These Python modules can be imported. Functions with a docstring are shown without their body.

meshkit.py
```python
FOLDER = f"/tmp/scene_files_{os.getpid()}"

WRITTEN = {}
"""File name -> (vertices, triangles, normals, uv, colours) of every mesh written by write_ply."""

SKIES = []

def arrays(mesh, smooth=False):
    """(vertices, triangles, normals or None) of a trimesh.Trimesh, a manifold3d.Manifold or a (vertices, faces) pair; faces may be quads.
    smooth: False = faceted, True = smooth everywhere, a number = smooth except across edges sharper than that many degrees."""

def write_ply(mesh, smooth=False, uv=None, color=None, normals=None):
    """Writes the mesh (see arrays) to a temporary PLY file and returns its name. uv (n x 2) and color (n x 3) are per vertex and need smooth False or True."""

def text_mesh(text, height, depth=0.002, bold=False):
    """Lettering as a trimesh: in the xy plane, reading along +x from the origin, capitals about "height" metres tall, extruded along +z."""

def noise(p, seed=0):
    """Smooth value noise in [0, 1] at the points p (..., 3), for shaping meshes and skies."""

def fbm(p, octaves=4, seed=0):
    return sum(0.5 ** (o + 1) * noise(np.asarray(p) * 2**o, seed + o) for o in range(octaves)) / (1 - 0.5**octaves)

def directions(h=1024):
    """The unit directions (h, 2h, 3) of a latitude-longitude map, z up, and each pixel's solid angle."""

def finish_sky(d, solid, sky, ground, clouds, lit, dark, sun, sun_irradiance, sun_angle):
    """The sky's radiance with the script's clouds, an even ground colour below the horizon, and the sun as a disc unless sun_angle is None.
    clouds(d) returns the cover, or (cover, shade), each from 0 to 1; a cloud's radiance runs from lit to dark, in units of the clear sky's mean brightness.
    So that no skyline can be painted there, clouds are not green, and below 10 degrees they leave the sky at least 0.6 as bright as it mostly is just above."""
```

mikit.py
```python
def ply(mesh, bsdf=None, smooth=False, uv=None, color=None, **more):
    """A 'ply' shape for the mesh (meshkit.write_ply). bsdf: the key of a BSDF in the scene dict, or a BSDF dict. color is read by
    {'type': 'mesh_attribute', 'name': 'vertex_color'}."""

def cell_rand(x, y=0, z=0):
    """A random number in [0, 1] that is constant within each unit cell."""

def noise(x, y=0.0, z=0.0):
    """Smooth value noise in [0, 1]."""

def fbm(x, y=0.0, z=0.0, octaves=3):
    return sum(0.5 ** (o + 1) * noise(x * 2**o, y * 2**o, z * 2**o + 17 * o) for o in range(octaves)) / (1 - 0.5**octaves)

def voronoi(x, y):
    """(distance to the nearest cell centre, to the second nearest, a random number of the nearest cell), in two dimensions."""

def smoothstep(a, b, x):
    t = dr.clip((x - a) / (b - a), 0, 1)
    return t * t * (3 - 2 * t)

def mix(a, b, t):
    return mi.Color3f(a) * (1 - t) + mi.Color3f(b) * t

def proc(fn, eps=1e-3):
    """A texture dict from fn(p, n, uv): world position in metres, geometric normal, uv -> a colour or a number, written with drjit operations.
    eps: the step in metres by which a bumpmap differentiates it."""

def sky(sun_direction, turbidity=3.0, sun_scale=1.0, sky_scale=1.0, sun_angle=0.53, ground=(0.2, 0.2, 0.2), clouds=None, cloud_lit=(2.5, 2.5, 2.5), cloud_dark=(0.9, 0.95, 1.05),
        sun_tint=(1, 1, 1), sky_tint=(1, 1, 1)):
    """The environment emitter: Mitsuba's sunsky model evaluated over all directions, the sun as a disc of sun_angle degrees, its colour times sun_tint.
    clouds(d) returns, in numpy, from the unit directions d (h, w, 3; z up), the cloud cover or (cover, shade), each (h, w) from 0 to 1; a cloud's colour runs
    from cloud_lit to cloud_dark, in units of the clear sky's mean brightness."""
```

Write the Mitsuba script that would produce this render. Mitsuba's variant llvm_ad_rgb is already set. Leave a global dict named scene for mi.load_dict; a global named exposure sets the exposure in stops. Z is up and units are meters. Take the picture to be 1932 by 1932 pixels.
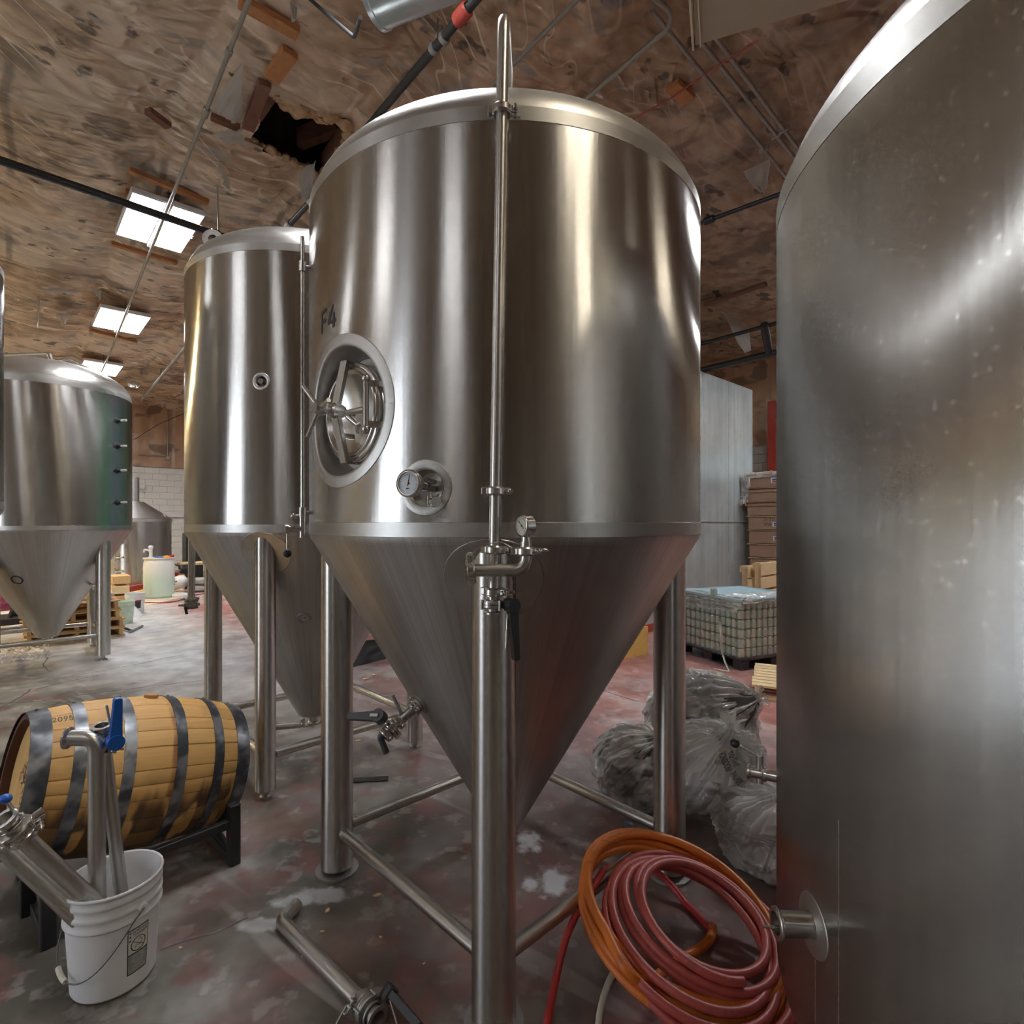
import math, random
import numpy as np, trimesh, mitsuba as mi, drjit as dr
import mikit, meshkit
from mikit import proc, noise, fbm, voronoi, cell_rand, smoothstep, mix
from shapely.geometry import Polygon

T = mi.ScalarTransform4f
rng = random.Random(7)
PI = math.pi

# ------------------------------------------------------------------ camera, light, exposure
F, CX, HY, EYE = 1040.0, 966.0, 986.0, 1.64          # focal length and horizon in pixels, eye height in metres
exposure = 0.75
LAMP = (27.0, 27.6, 29.0)        # radiance of the high-bay panels of the main row
LAMP_SIDE = (9.0, 9.1, 9.4)
LAMP_WARM = (9.0, 8.0, 6.4)
LAMP_GOLD = (85.0, 64.0, 33.0)
DAY = (4.2, 4.6, 5.2)              # daylight at the frosted panes of the big door in the left wall
scene = {'type': 'scene'}
labels = {}
scene['camera'] = {'type': 'perspective', 'fov': 2 * math.degrees(math.atan(966 / F)), 'fov_axis': 'x',
                   'principal_point_offset_y': -20 / 1932, 'near_clip': 0.05, 'far_clip': 100.0,
                   'to_world': T().look_at(origin=[0, 0, EYE], target=[0, 1, EYE], up=[0, 0, 1])}
scene['sky'] = {'type': 'constant', 'radiance': {'type': 'rgb', 'value': [0.02, 0.02, 0.02]}}

# building axes: A runs along the row of lamps, Bx across it
ANG = math.radians(42.5)
A = np.array([-math.sin(ANG), math.cos(ANG), 0.0])
B = np.array([math.cos(ANG), math.sin(ANG), 0.0])
UP = np.array([0, 0, 1.0])
A_MIN, A_MAX, B_MIN, B_MAX, CEIL = -9.0, 20.6, -8.0, 12.7, 5.4


def AB(a, b, z=0.0):
    return A * a + B * b + UP * z


def W(px, py, Y):
    """the point at depth Y on the sight line of a pixel"""
    return np.array([(px - CX) / F * Y, Y, EYE - (py - HY) / F * Y])


def FL(px, py, z=0.0):
    """the point at height z on the sight line of a pixel"""
    return W(px, py, F * (EYE - z) / (py - HY))


# ------------------------------------------------------------------ mesh helpers
class G:
    """vertices, faces, optional normals and uv"""
    def __init__(s, v, f, n=None, uv=None):
        s.v, s.f, s.n, s.uv = np.asarray(v, float), np.asarray(f, int), n, uv


def frame(o, z, x=None):
    z = np.asarray(z, float) / np.linalg.norm(z)
    x = np.asarray(x if x is not None else ([1, 0, 0] if abs(z[0]) < 0.9 else [0, 1, 0]), float)
    x = x - z * (x @ z)
    x /= np.linalg.norm(x)
    m = np.eye(4)
    m[:3, 0], m[:3, 1], m[:3, 2], m[:3, 3] = x, np.cross(z, x), z, o
    return m


def move(g, m):
    if isinstance(g, G):
        n = None if g.n is None else g.n @ m[:3, :3].T
        return G(g.v @ m[:3, :3].T + m[:3, 3], g.f, n, g.uv)
    g = g.copy()
    g.apply_transform(m)
    return g


def grid_faces(nu, nv, keep=None):
    i, j = np.meshgrid(np.arange(nu - 1), np.arange(nv - 1), indexing='ij')
    a = (i * nv + j).ravel()
    q = np.stack([a, a + nv, a + nv + 1, a + 1], 1)
    if keep is not None:
        q = q[keep.ravel()]
    return np.vstack([q[:, [0, 1, 2]], q[:, [0, 2, 3]]])


def lathe(segs, n=48, m=None, hole=None, t0=0.0, t1=2 * PI):
    """segs: list of polylines [(r, z), ...]; smooth along a polyline, creased between them. uv in metres."""
    if isinstance(segs[0][0], (int, float)):
        segs = [[segs[k], segs[k + 1]] for k in range(len(segs) - 1)]
    V, Fc, N, UV, base = [], [], [], [], 0
    for s in segs:
        s = np.array(s, float)
        d = np.gradient(s, axis=0)
        nn = np.stack([d[:, 1], -d[:, 0]], 1)
        nn /= np.linalg.norm(nn, axis=1, keepdims=True) + 1e-12
        th = np.linspace(t0, t1, n + 1)
        arc = np.concatenate([[0], np.cumsum(np.linalg.norm(np.diff(s, axis=0), axis=1))])
        c, sn = np.cos(th)[:, None], np.sin(th)[:, None]
        v = np.stack([c * s[None, :, 0], sn * s[None, :, 0], np.broadcast_to(s[None, :, 1], (n + 1, len(s)))], -1)
        nr = np.stack([c * nn[None, :, 0], sn * nn[None, :, 0], np.broadcast_to(nn[None, :, 1], (n + 1, len(s)))], -1)
        R = max(s[:, 0].max(), 1e-3)
        uv = np.stack(np.broadcast_arrays(th[:, None] * R, (s[0, 1] + arc)[None, :]), -1)
        keep = None
        if hole is not None:
            tc, zc = 0.5 * (th[1:] + th[:-1])[:, None], 0.5 * (s[1:, 1] + s[:-1, 1])[None, :]
            keep = ~hole(tc, zc)
        f = grid_faces(n + 1, len(s), keep)
        V.append(v.reshape(-1, 3)); N.append(nr.reshape(-1, 3)); UV.append(uv.reshape(-1, 2)); Fc.append(f + base)
        base += v.shape[0] * v.shape[1]
    g = G(np.vstack(V), np.vstack(Fc), np.vstack(N), np.vstack(UV))
    return move(g, m) if m is not None else g


def cat(*gs):
    """joins lathes and tubes (G with normals); trimeshes become G with facet normals"""
    V, Fc, N, UV, base = [], [], [], [], 0
    for g in gs:
        if not isinstance(g, G):
            v, f, n = meshkit.arrays(g, 35)
            g = G(v, f, n, np.zeros((len(v), 2)))
        if g.n is None:
            v, f, n = meshkit.arrays((g.v, g.f), 35)
            g = G(v, f, n, np.zeros((len(v), 2)))
        uv = g.uv if g.uv is not None else np.zeros((len(g.v), 2))
        V.append(g.v); N.append(g.n); UV.append(uv); Fc.append(g.f + base); base += len(g.v)
    return G(np.vstack(V), np.vstack(Fc), np.vstack(N), np.vstack(UV))


def bend(pts, r, k=8):
    """polyline with its corners rounded to radius r"""
    pts = [np.asarray(p, float) for p in pts]
    out = [pts[0]]
    for i in range(1, len(pts) - 1):
        a, b = pts[i - 1] - pts[i], pts[i + 1] - pts[i]
        la, lb = np.linalg.norm(a), np.linalg.norm(b)
        a, b = a / la, b / lb
        ang = math.acos(np.clip(a @ b, -1, 1))
        d = min(r / max(math.tan(ang / 2), 1e-3), la * 0.49, lb * 0.49)
        p, q = pts[i] + a * d, pts[i] + b * d
        for t in np.linspace(0, 1, k):
            out.append((1 - t) ** 2 * p + 2 * t * (1 - t) * pts[i] + t * t * q)
    out.append(pts[-1])
    return np.array(out)


def tube(path, r, n=16, caps=True):
    p = np.asarray(path, float)
    L = len(p)
    t = np.gradient(p, axis=0)
    t /= np.linalg.norm(t, axis=1, keepdims=True) + 1e-12
    x = np.cross(t[0], [0, 0, 1.0] if abs(t[0][2]) < 0.9 else [1.0, 0, 0])
    X = []
    for k in range(L):
        x = x - t[k] * (x @ t[k])
        x /= np.linalg.norm(x)
        X.append(x)
    X = np.array(X)
    Y = np.cross(t, X)
    r = np.broadcast_to(r, (L,))
    th = np.linspace(0, 2 * PI, n + 1)
    nr = np.cos(th)[:, None, None] * X[None] + np.sin(th)[:, None, None] * Y[None]
    v = p[None] + nr * r[None, :, None]
    arc = np.concatenate([[0], np.cumsum(np.linalg.norm(np.diff(p, axis=0), axis=1))])
    uv = np.stack(np.broadcast_arrays(th[:, None] * r.max(), arc[None, :]), -1)
    f = grid_faces(n + 1, L)
    V, N, UV, Fs = [v.reshape(-1, 3)], [nr.reshape(-1, 3)], [uv.reshape(-1, 2)], [f]
    base = (n + 1) * L
    if caps:
        for k, s in ((0, -1), (L - 1, 1)):
            ring = v[:-1, k]
            V.append(np.vstack([p[k], ring])); N.append(np.tile(t[k] * s, (n + 1, 1))); UV.append(np.zeros((n + 1, 2)))
            i = np.arange(n)
            tri = np.stack([np.zeros(n, int), 1 + i, 1 + (i + 1) % n], 1)
            Fs.append((tri if s > 0 else tri[:, ::-1]) + base)
            base += n + 1
    return G(np.vstack(V), np.vstack(Fs), np.vstack(N), np.vstack(UV))


def rod(a, b, r, n=16):
    return tube([a, np.asarray(a) * 0.5 + np.asarray(b) * 0.5, b], r, n)


def box(sx, sy, sz, m=None, c=0.0):
    """box centred at the origin, with chamfered edges when c > 0"""
    if c > 0:
        h = np.array([sx, sy, sz]) / 2
        pts = []
        for s in np.ndindex(2, 2, 2):
            s = np.array(s) * 2 - 1
            for k in range(3):
                q = h - c
                q[k] = h[k]
                pts.append(s * q)
        g = trimesh.convex.convex_hull(np.array(pts))
    else:
        g = trimesh.creation.box((sx, sy, sz))
    return move(g, m) if m is not None else g


def bar(a, b, w, h, up=(0, 0, 1), c=0.0):
    """a straight box bar from a to b, w wide, h high"""
    a, b = np.asarray(a, float), np.asarray(b, float)
    d = b - a
    m = frame((a + b) / 2, d, np.cross(np.asarray(up, float), d) if abs(np.dot(d / np.linalg.norm(d), up)) < 0.99 else (1, 0, 0))
    return box(w, h, np.linalg.norm(d), m, c)


def ball(o, r, sub=2, sc=(1, 1, 1)):
    g = trimesh.creation.icosphere(subdivisions=sub, radius=r)
    g.vertices = g.vertices * np.array(sc) + np.asarray(o)
    return g


def prism(poly, h, m=None):
    g = trimesh.creation.extrude_polygon(Polygon(poly), h, engine='earcut')
    return move(g, m) if m is not None else g


def rotz(a, o=(0, 0, 0)):
    m = np.eye(4)
    m[:2, :2] = [[math.cos(a), -math.sin(a)], [math.sin(a), math.cos(a)]]
    m[:3, 3] = o
    return m


# ------------------------------------------------------------------ scene bookkeeping
taken = set()


def numbered(name):
    k, i = name, 0
    while k in taken or k in scene:
        i += 1
        k = f'{name}_{i:03d}'
    taken.add(k)
    return k


def put(key, g, bsdf, smooth=35, **more):
    if isinstance(g, G) and g.n is not None:
        path = meshkit.write_ply((g.v, g.f), False, g.uv, None, normals=g.n)
        scene[key] = {'type': 'ply', 'filename': path, 'face_normals': False, 'bsdf': {'type': 'ref', 'id': bsdf}, **more}
    elif isinstance(g, G):
        scene[key] = mikit.ply((g.v, g.f), bsdf, smooth=smooth, uv=g.uv if smooth in (True, False) else None, **more)
    elif isinstance(g, dict):
        scene[key] = {**g, **more}
    else:
        scene[key] = mikit.ply(g, bsdf, smooth=smooth, **more)
    return key


def tag(key, label, cat=None, group=None, kind=None):
    d = {'label': label}
    if cat: d['category'] = cat
    if group: d['group'] = group
    if kind: d['kind'] = kind
    labels[key] = d
    return key


def thing(name, label, cat, group=None):
    return tag(numbered(name), label, cat, group)


def one(name, g, bsdf, label, cat, group=None, kind=None, smooth=35):
    k = numbered(name)
    put(k, g, bsdf, smooth)
    return tag(k, label, cat, group, kind)


def part(parent, name, g, bsdf, label=None, smooth=35, kind=None, **more):
    k = numbered(parent + '__' + name)
    put(k, g, bsdf, smooth, **more)
    if label or kind:
        labels[k] = {**({'label': label} if label else {}), **({'kind': kind} if kind else {})}
    return k


def struct(name, g, bsdf, label, smooth=35):
    k = numbered(name)
    put(k, g, bsdf, smooth)
    labels[k] = {'label': label, 'kind': 'structure'}
    return k


# ------------------------------------------------------------------ materials
def rgb(*c):
    return {'type': 'rgb', 'value': [float(x) for x in (c if len(c) == 3 else c * 3)]}


def pr(name, color, rough=0.5, two=True, **k):
    d = {'type': 'principled', 'base_color': color if isinstance(color, dict) else rgb(*color), 'roughness': rough, **k}
    scene[name] = {'type': 'twosided', 'bsdf': d} if two else d


def bumped(name, color, rough, fn, scale=1.0, eps=1e-3, **k):
    d = {'type': 'principled', 'base_color': color if isinstance(color, dict) else rgb(*color), 'roughness': rough, **k}
    scene[name] = {'type': 'twosided', 'bsdf': {'type': 'bumpmap', 'arbitrary': proc(fn, eps), 'scale': scale, 'bsdf': d}}


def steel(name, refl, au, av, two=True):
    d = {'type': 'roughconductor', 'material': 'none', 'distribution': 'ggx', 'alpha_u': au, 'alpha_v': av,
         'specular_reflectance': refl if isinstance(refl, dict) else rgb(*refl)}
    scene[name] = {'type': 'twosided', 'bsdf': d} if two else d


def shell_refl(p, n, uv):
    """brushed stainless: faint vertical runs and water marks"""
    run = fbm(uv.x * 34, uv.y * 0.7, 3.0, 3)
    fine = noise(uv.x * 260, uv.y * 2.0)
    blot = fbm(uv.x * 3, uv.y * 3, 9.0, 3)
    k = 0.53 + 0.20 * (run - 0.5) + 0.10 * (fine - 0.5) + 0.10 * (blot - 0.5)
    return mi.Color3f(k * 1.0, k * 0.975, k * 0.93)


def brite_refl(p, n, uv):
    """stainless with dried water runs and specks"""
    run = fbm(uv.x * 60, uv.y * 1.2, 3.0, 3)
    f1, f2, w = voronoi(uv.x * 36, uv.y * 30)
    speck = smoothstep(0.16, 0.08, f1) * smoothstep(0.45, 0.7, w) * smoothstep(1.0, 1.9, p.z)
    blot = fbm(uv.x * 2.2, uv.y * 2.2, 5.0, 3)
    k = 0.54 + 0.16 * (run - 0.5) + 0.06 * (blot - 0.5) + 0.36 * speck
    return mi.Color3f(k * 0.99, k * 0.98, k * 0.95)


def shell_rough(p, n, uv):
    return 0.20 + 0.12 * fbm(uv.x * 5, uv.y * 2, 4.0, 2)


def brush_bump(p, n, uv):
    """vertical brush lines and a slight waviness of the sheet"""
    return 5e-5 * noise(uv.x * 170, uv.y * 1.5) + 2.2e-4 * noise(uv.x * 17, uv.y * 0.5) + 1.2e-3 * fbm(uv.x * 3.1, uv.y * 0.8, 2.0, 2)


def brushed(name, refl, au, av):
    d = {'type': 'roughconductor', 'material': 'none', 'distribution': 'ggx', 'alpha_u': au, 'alpha_v': av, 'specular_reflectance': refl}
    scene[name] = {'type': 'twosided', 'bsdf': {'type': 'bumpmap', 'arbitrary': proc(brush_bump, 1e-3), 'scale': 1.0, 'bsdf': d}}


brushed('steel_shell', proc(shell_refl), 0.022, 0.15)
brushed('steel_brite', proc(brite_refl), 0.022, 0.22)
steel('steel_cone', proc(shell_refl), 0.16, 0.24)
steel('steel_dome', (0.62, 0.61, 0.58), 0.16, 0.2)
steel('steel_band', (0.55, 0.54, 0.51), 0.14, 0.2)
steel('steel_leg', (0.55, 0.53, 0.50), 0.06, 0.25)
steel('steel_pipe', (0.60, 0.585, 0.55), 0.09, 0.12)
steel('steel_polish', (0.66, 0.65, 0.62), 0.06, 0.06)
steel('steel_satin', (0.58, 0.57, 0.54), 0.2, 0.2)
steel('steel_dull', (0.46, 0.45, 0.43), 0.28, 0.28)


def galv(p, n, uv):
    f = fbm(p.x * 1.4 + p.y, p.z * 1.1, 2.0, 3)
    b = smoothstep(0.45, 0.7, fbm(p.x * 5, p.y * 5, p.z * 4, 3))
    c = mix((0.46, 0.53, 0.55), (0.62, 0.71, 0.72), f)
    c = mix(c, (0.34, 0.40, 0.43), b * 0.2)
    return c * (0.85 + 0.3 * fbm((p.x + p.y) * 9, p.z * 0.7, 4.0, 3))


pr('galvanized', proc(galv), 0.26, metallic=0.55, specular=0.6)
pr('black_plastic', (0.018, 0.019, 0.022), 0.38)
pr('dark_grey_plastic', (0.06, 0.065, 0.075), 0.42)
pr('black_steel', (0.022, 0.022, 0.024), 0.45)
pr('blue_plastic', (0.012, 0.10, 0.42), 0.35)
pr('white_plastic', (0.72, 0.73, 0.74), 0.35)
pr('bucket_plastic', (0.70, 0.71, 0.73), 0.36, specular=0.5)
pr('cream_plastic', (0.62, 0.60, 0.50), 0.5)
pr('label_white', (0.66, 0.66, 0.62), 0.6)
pr('ink', (0.03, 0.03, 0.032), 0.6)
pr('label_grey', (0.25, 0.27, 0.26), 0.6)
pr('red_paint', (0.33, 0.045, 0.03), 0.45)
pr('red_plastic', (0.45, 0.03, 0.03), 0.45)
pr('orange_plastic', (0.8, 0.28, 0.02), 0.5)
pr('pipe_black', (0.012, 0.014, 0.015), 0.4)
pr('conduit_grey', (0.30, 0.29, 0.26), 0.4, metallic=0.5)
pr('beige_paint', (0.36, 0.31, 0.23), 0.5)
pr('cream_paint', (0.62, 0.57, 0.45), 0.5)
pr('lamp_housing', (0.7, 0.7, 0.7), 0.5)
pr('dial_white', (0.62, 0.66, 0.70), 0.3)
pr('dial_cream', (0.70, 0.68, 0.58), 0.3)
pr('rubber_black', (0.02, 0.02, 0.02), 0.6)
pr('wire_dark', (0.10, 0.10, 0.11), 0.4, metallic=0.6)
pr('dark_fabric', (0.03, 0.033, 0.034), 0.6)
pr('pink_cloth', (0.42, 0.08, 0.16), 0.7)
pr('grey_cloth', (0.35, 0.34, 0.32), 0.8)
scene['clear_film'] = {'type': 'thindielectric', 'int_ior': 1.5}
scene['drum_plastic'] = {'type': 'twosided', 'bsdf': {'type': 'principled', 'base_color': proc(lambda p, n, uv: mix((0.60, 0.74, 0.62), (0.78, 0.80, 0.74), smoothstep(0.35, 0.75, p.z + 0.06 * noise(p.x * 9, p.y * 9)))), 'roughness': 0.4}}
scene['film_gloss'] = {'type': 'twosided', 'bsdf': {'type': 'principled', 'base_color': rgb(.72, .72, .70), 'roughness': 0.16, 'specular': 0.8, 'clearcoat': 0.6, 'clearcoat_gloss': 0.9}}
scene['bag_film'] = {'type': 'blendbsdf', 'weight': proc(lambda p, n, uv: 0.26 + 0.62 * smoothstep(0.5, 0.8, 1 - dr.abs(2 * fbm(p.x * 11, p.y * 11, p.z * 11, 3) - 1)) * smoothstep(0.3, 0.7, noise(p.x * 5, p.y * 5, p.z * 5))),
                     'first': {'type': 'thindielectric', 'int_ior': 1.5}, 'second': {'type': 'ref', 'id': 'film_gloss'}}
scene['flap_film'] = {'type': 'principledthin', 'base_color': rgb(0.62, 0.60, 0.56), 'roughness': 0.3, 'spec_trans': 0.25, 'diff_trans': 0.8, 'eta': 1.45}


def hose_color(a, b):
    def fn(p, n, uv):
        d = fbm(p.x * 14, p.y * 14, p.z * 14, 3)
        s = smoothstep(0.62, 0.78, fbm(p.x * 40, p.y * 40, p.z * 9, 2))
        return mix(mix(a, b, d), (0.10, 0.05, 0.05), s * 0.22)
    return proc(fn)


pr('hose_red', hose_color((0.36, 0.05, 0.045), (0.46, 0.105, 0.085)), 0.42)
pr('hose_bright', hose_color((0.42, 0.03, 0.035), (0.50, 0.055, 0.055)), 0.35)
pr('hose_orange', hose_color((0.58, 0.13, 0.015), (0.66, 0.20, 0.03)), 0.42)


def wood_fn(a, b, dirty, k=1.0):
    def fn(p, n, uv):
        g = fbm(p.x * 30 * k, p.y * 30 * k, p.z * 70 * k, 3)
        return mix(mix(a, b, g), dirty, smoothstep(0.6, 0.85, fbm(p.x * 6, p.y * 6, p.z * 6, 3)) * 0.6)
    return proc(fn)


pr('pallet_wood', wood_fn((0.46, 0.28, 0.11), (0.62, 0.42, 0.19), (0.25, 0.16, 0.08)), 0.7)
pr('pallet_pale', wood_fn((0.58, 0.42, 0.22), (0.68, 0.53, 0.31), (0.40, 0.28, 0.15)), 0.7)
pr('pallet_old', wood_fn((0.36, 0.20, 0.09), (0.50, 0.31, 0.14), (0.20, 0.13, 0.08)), 0.75)
pr('batten_wood', wood_fn((0.34, 0.14, 0.05), (0.46, 0.21, 0.08), (0.22, 0.10, 0.05)), 0.7)
pr('batten_dark', wood_fn((0.12, 0.05, 0.03), (0.18, 0.08, 0.05), (0.07, 0.035, 0.025)), 0.8)
pr('plywood', wood_fn((0.62, 0.38, 0.10), (0.72, 0.47, 0.15), (0.5, 0.3, 0.1)), 0.6)
pr('cardboard', wood_fn((0.30, 0.19, 0.125), (0.35, 0.23, 0.155), (0.26, 0.16, 0.11), 0.5), 0.75)
pr('cardboard_edge', (0.50, 0.36, 0.24), 0.75)
pr('can_metal', (0.50, 0.57, 0.53), 0.30, metallic=0.7)
pr('can_label', proc(lambda p, n, uv: mix((0.30, 0.42, 0.38), (0.46, 0.56, 0.50), noise(p.x * 40, p.y * 40, p.z * 22))), 0.35, metallic=0.4)
pr('can_dark', (0.05, 0.06, 0.065), 0.4)
pr('sheet_blue', (0.33, 0.47, 0.52), 0.4)
pr('tier_grey', (0.16, 0.15, 0.145), 0.6)
pr('chip_wood', (0.62, 0.45, 0.25), 0.8)
pr('tan_board', (0.55, 0.46, 0.34), 0.7)


def cmu(a, b):
    return proc(lambda p, n, uv: mix(a, b, fbm(p.x * 7, p.y * 7, p.z * 7, 3)))


pr('block_white', cmu((0.66, 0.68, 0.66), (0.74, 0.76, 0.74)), 0.6)
pr('block_joint', (0.46, 0.48, 0.47), 0.8)
pr('block_grey', cmu((0.56, 0.55, 0.51), (0.66, 0.65, 0.61)), 0.75)
pr('block_joint_grey', (0.32, 0.31, 0.30), 0.85)

# oak barrel: stave colour varies by stave (uv.x = stave number), stains at the belly
BAR_C = np.array([-1.80, 2.60, 0.470])
BAR_D = np.array([0.654, 0.730, -0.199]); BAR_D /= np.linalg.norm(BAR_D)


def oak(p, n, uv):
    s = (p.x - BAR_C[0]) * BAR_D[0] + (p.y - BAR_C[1]) * BAR_D[1] + (p.z - BAR_C[2]) * BAR_D[2]
    z = p.z - BAR_C[2] - s * BAR_D[2]
    k = cell_rand(uv.x, 3, 1)
    g = fbm(s * 7, uv.x * 37 + uv.y * 60, 1.0, 3)
    c = mix((0.50, 0.265, 0.075), (0.64, 0.38, 0.13), 0.55 * g + 0.45 * k)
    run = fbm(s * 26, z * 3.0, uv.x * 0.4, 3)
    low = smoothstep(0.03, -0.07, z + 0.16 * (fbm(s * 24, uv.x * 0.7, 4.0, 3) - 0.5)) * smoothstep(0.33, 0.44, fbm(s * 13 + 1.0, z * 5.5, 5.0, 3) + 0.10 * smoothstep(0.30, 0.0, dr.abs(s - 0.10)))
    c = mix(c, (0.045, 0.022, 0.012), low * (0.78 + 0.22 * run))
    drip = smoothstep(0.035, 0.006, dr.abs(s - 0.085 + 0.018 * (noise(z * 22) - 0.5))) * smoothstep(0.30, 0.62, fbm(s * 40, z * 9, 2.0, 2))
    c = mix(c, (0.24, 0.08, 0.03), drip * 0.8 * smoothstep(-0.25, 0.0, z))
    return mix(c, (0.35, 0.20, 0.07), smoothstep(0.58, 0.75, fbm(s * 3, uv.x * 3.3, 8.0, 2)) * 0.5)


def oak_head(p, n, uv):
    k = cell_rand(uv.x, 5, 2)
    g = fbm(p.z * 5, uv.x * 11 + (p.x * BAR_D[1] - p.y * BAR_D[0]) * 60, 3.0, 3)
    return mix((0.52, 0.30, 0.10), (0.66, 0.43, 0.17), 0.6 * g + 0.4 * k)


pr('oak_stave', proc(oak), 0.55)
pr('oak_head', proc(oak_head), 0.6)
pr('oak_chime', (0.10, 0.045, 0.03), 0.7)
pr('cork', (0.36, 0.20, 0.09), 0.8)
pr('hoop_steel', proc(lambda p, n, uv: mix((0.085, 0.09, 0.10), (0.30, 0.31, 0.33), smoothstep(0.35, 0.75, fbm(p.x * 16, p.y * 16, p.z * 16, 3)))), 0.38, metallic=0.8)


# floor: worn red paint over grey concrete
def ab(p):
    return p.x * float(A[0]) + p.y * float(A[1]), p.x * float(B[0]) + p.y * float(B[1])


def crack(a, b, x0, y0, x1, y1, w, k):
    """a wandering crack from (x0, y0) to (x1, y1): 1 on it, 0 away"""
    dx, dy = x1 - x0, y1 - y0
    L = math.hypot(dx, dy)
    t = ((a - x0) * dx + (b - y0) * dy) / (L * L)
    d = ((a - x0) * dy - (b - y0) * dx) / L + 0.12 * (fbm(t * L * 2.5, k, 1.0, 3) - 0.5)
    return smoothstep(w, w * 0.3, dr.abs(d)) * smoothstep(0.0, 0.02, t) * smoothstep(1.0, 0.98, t)


CRACKS = []
for pts in ([(0, 1340), (60, 1300)], [(0, 1326), (100, 1318)], [(100, 1318), (385, 1282)], [(60, 1300), (200, 1270)], [(75, 1230), (100, 1268)], [(0, 1246), (190, 1218)],
            [(60, 1290), (350, 1235)], [(300, 1790), (470, 1730)], [(1120, 1298), (1200, 1325)]):
    q0, q1 = FL(*pts[0]), FL(*pts[1])
    CRACKS.append((q0[0], q0[1], q1[0], q1[1]))


def crack_mask(p):
    m = mi.Float(0)
    for i, c in enumerate(CRACKS):
        m = dr.maximum(m, crack(p.x, p.y, *c, 0.014 if i < 4 else 0.009, float(i)))
    return m


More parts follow.
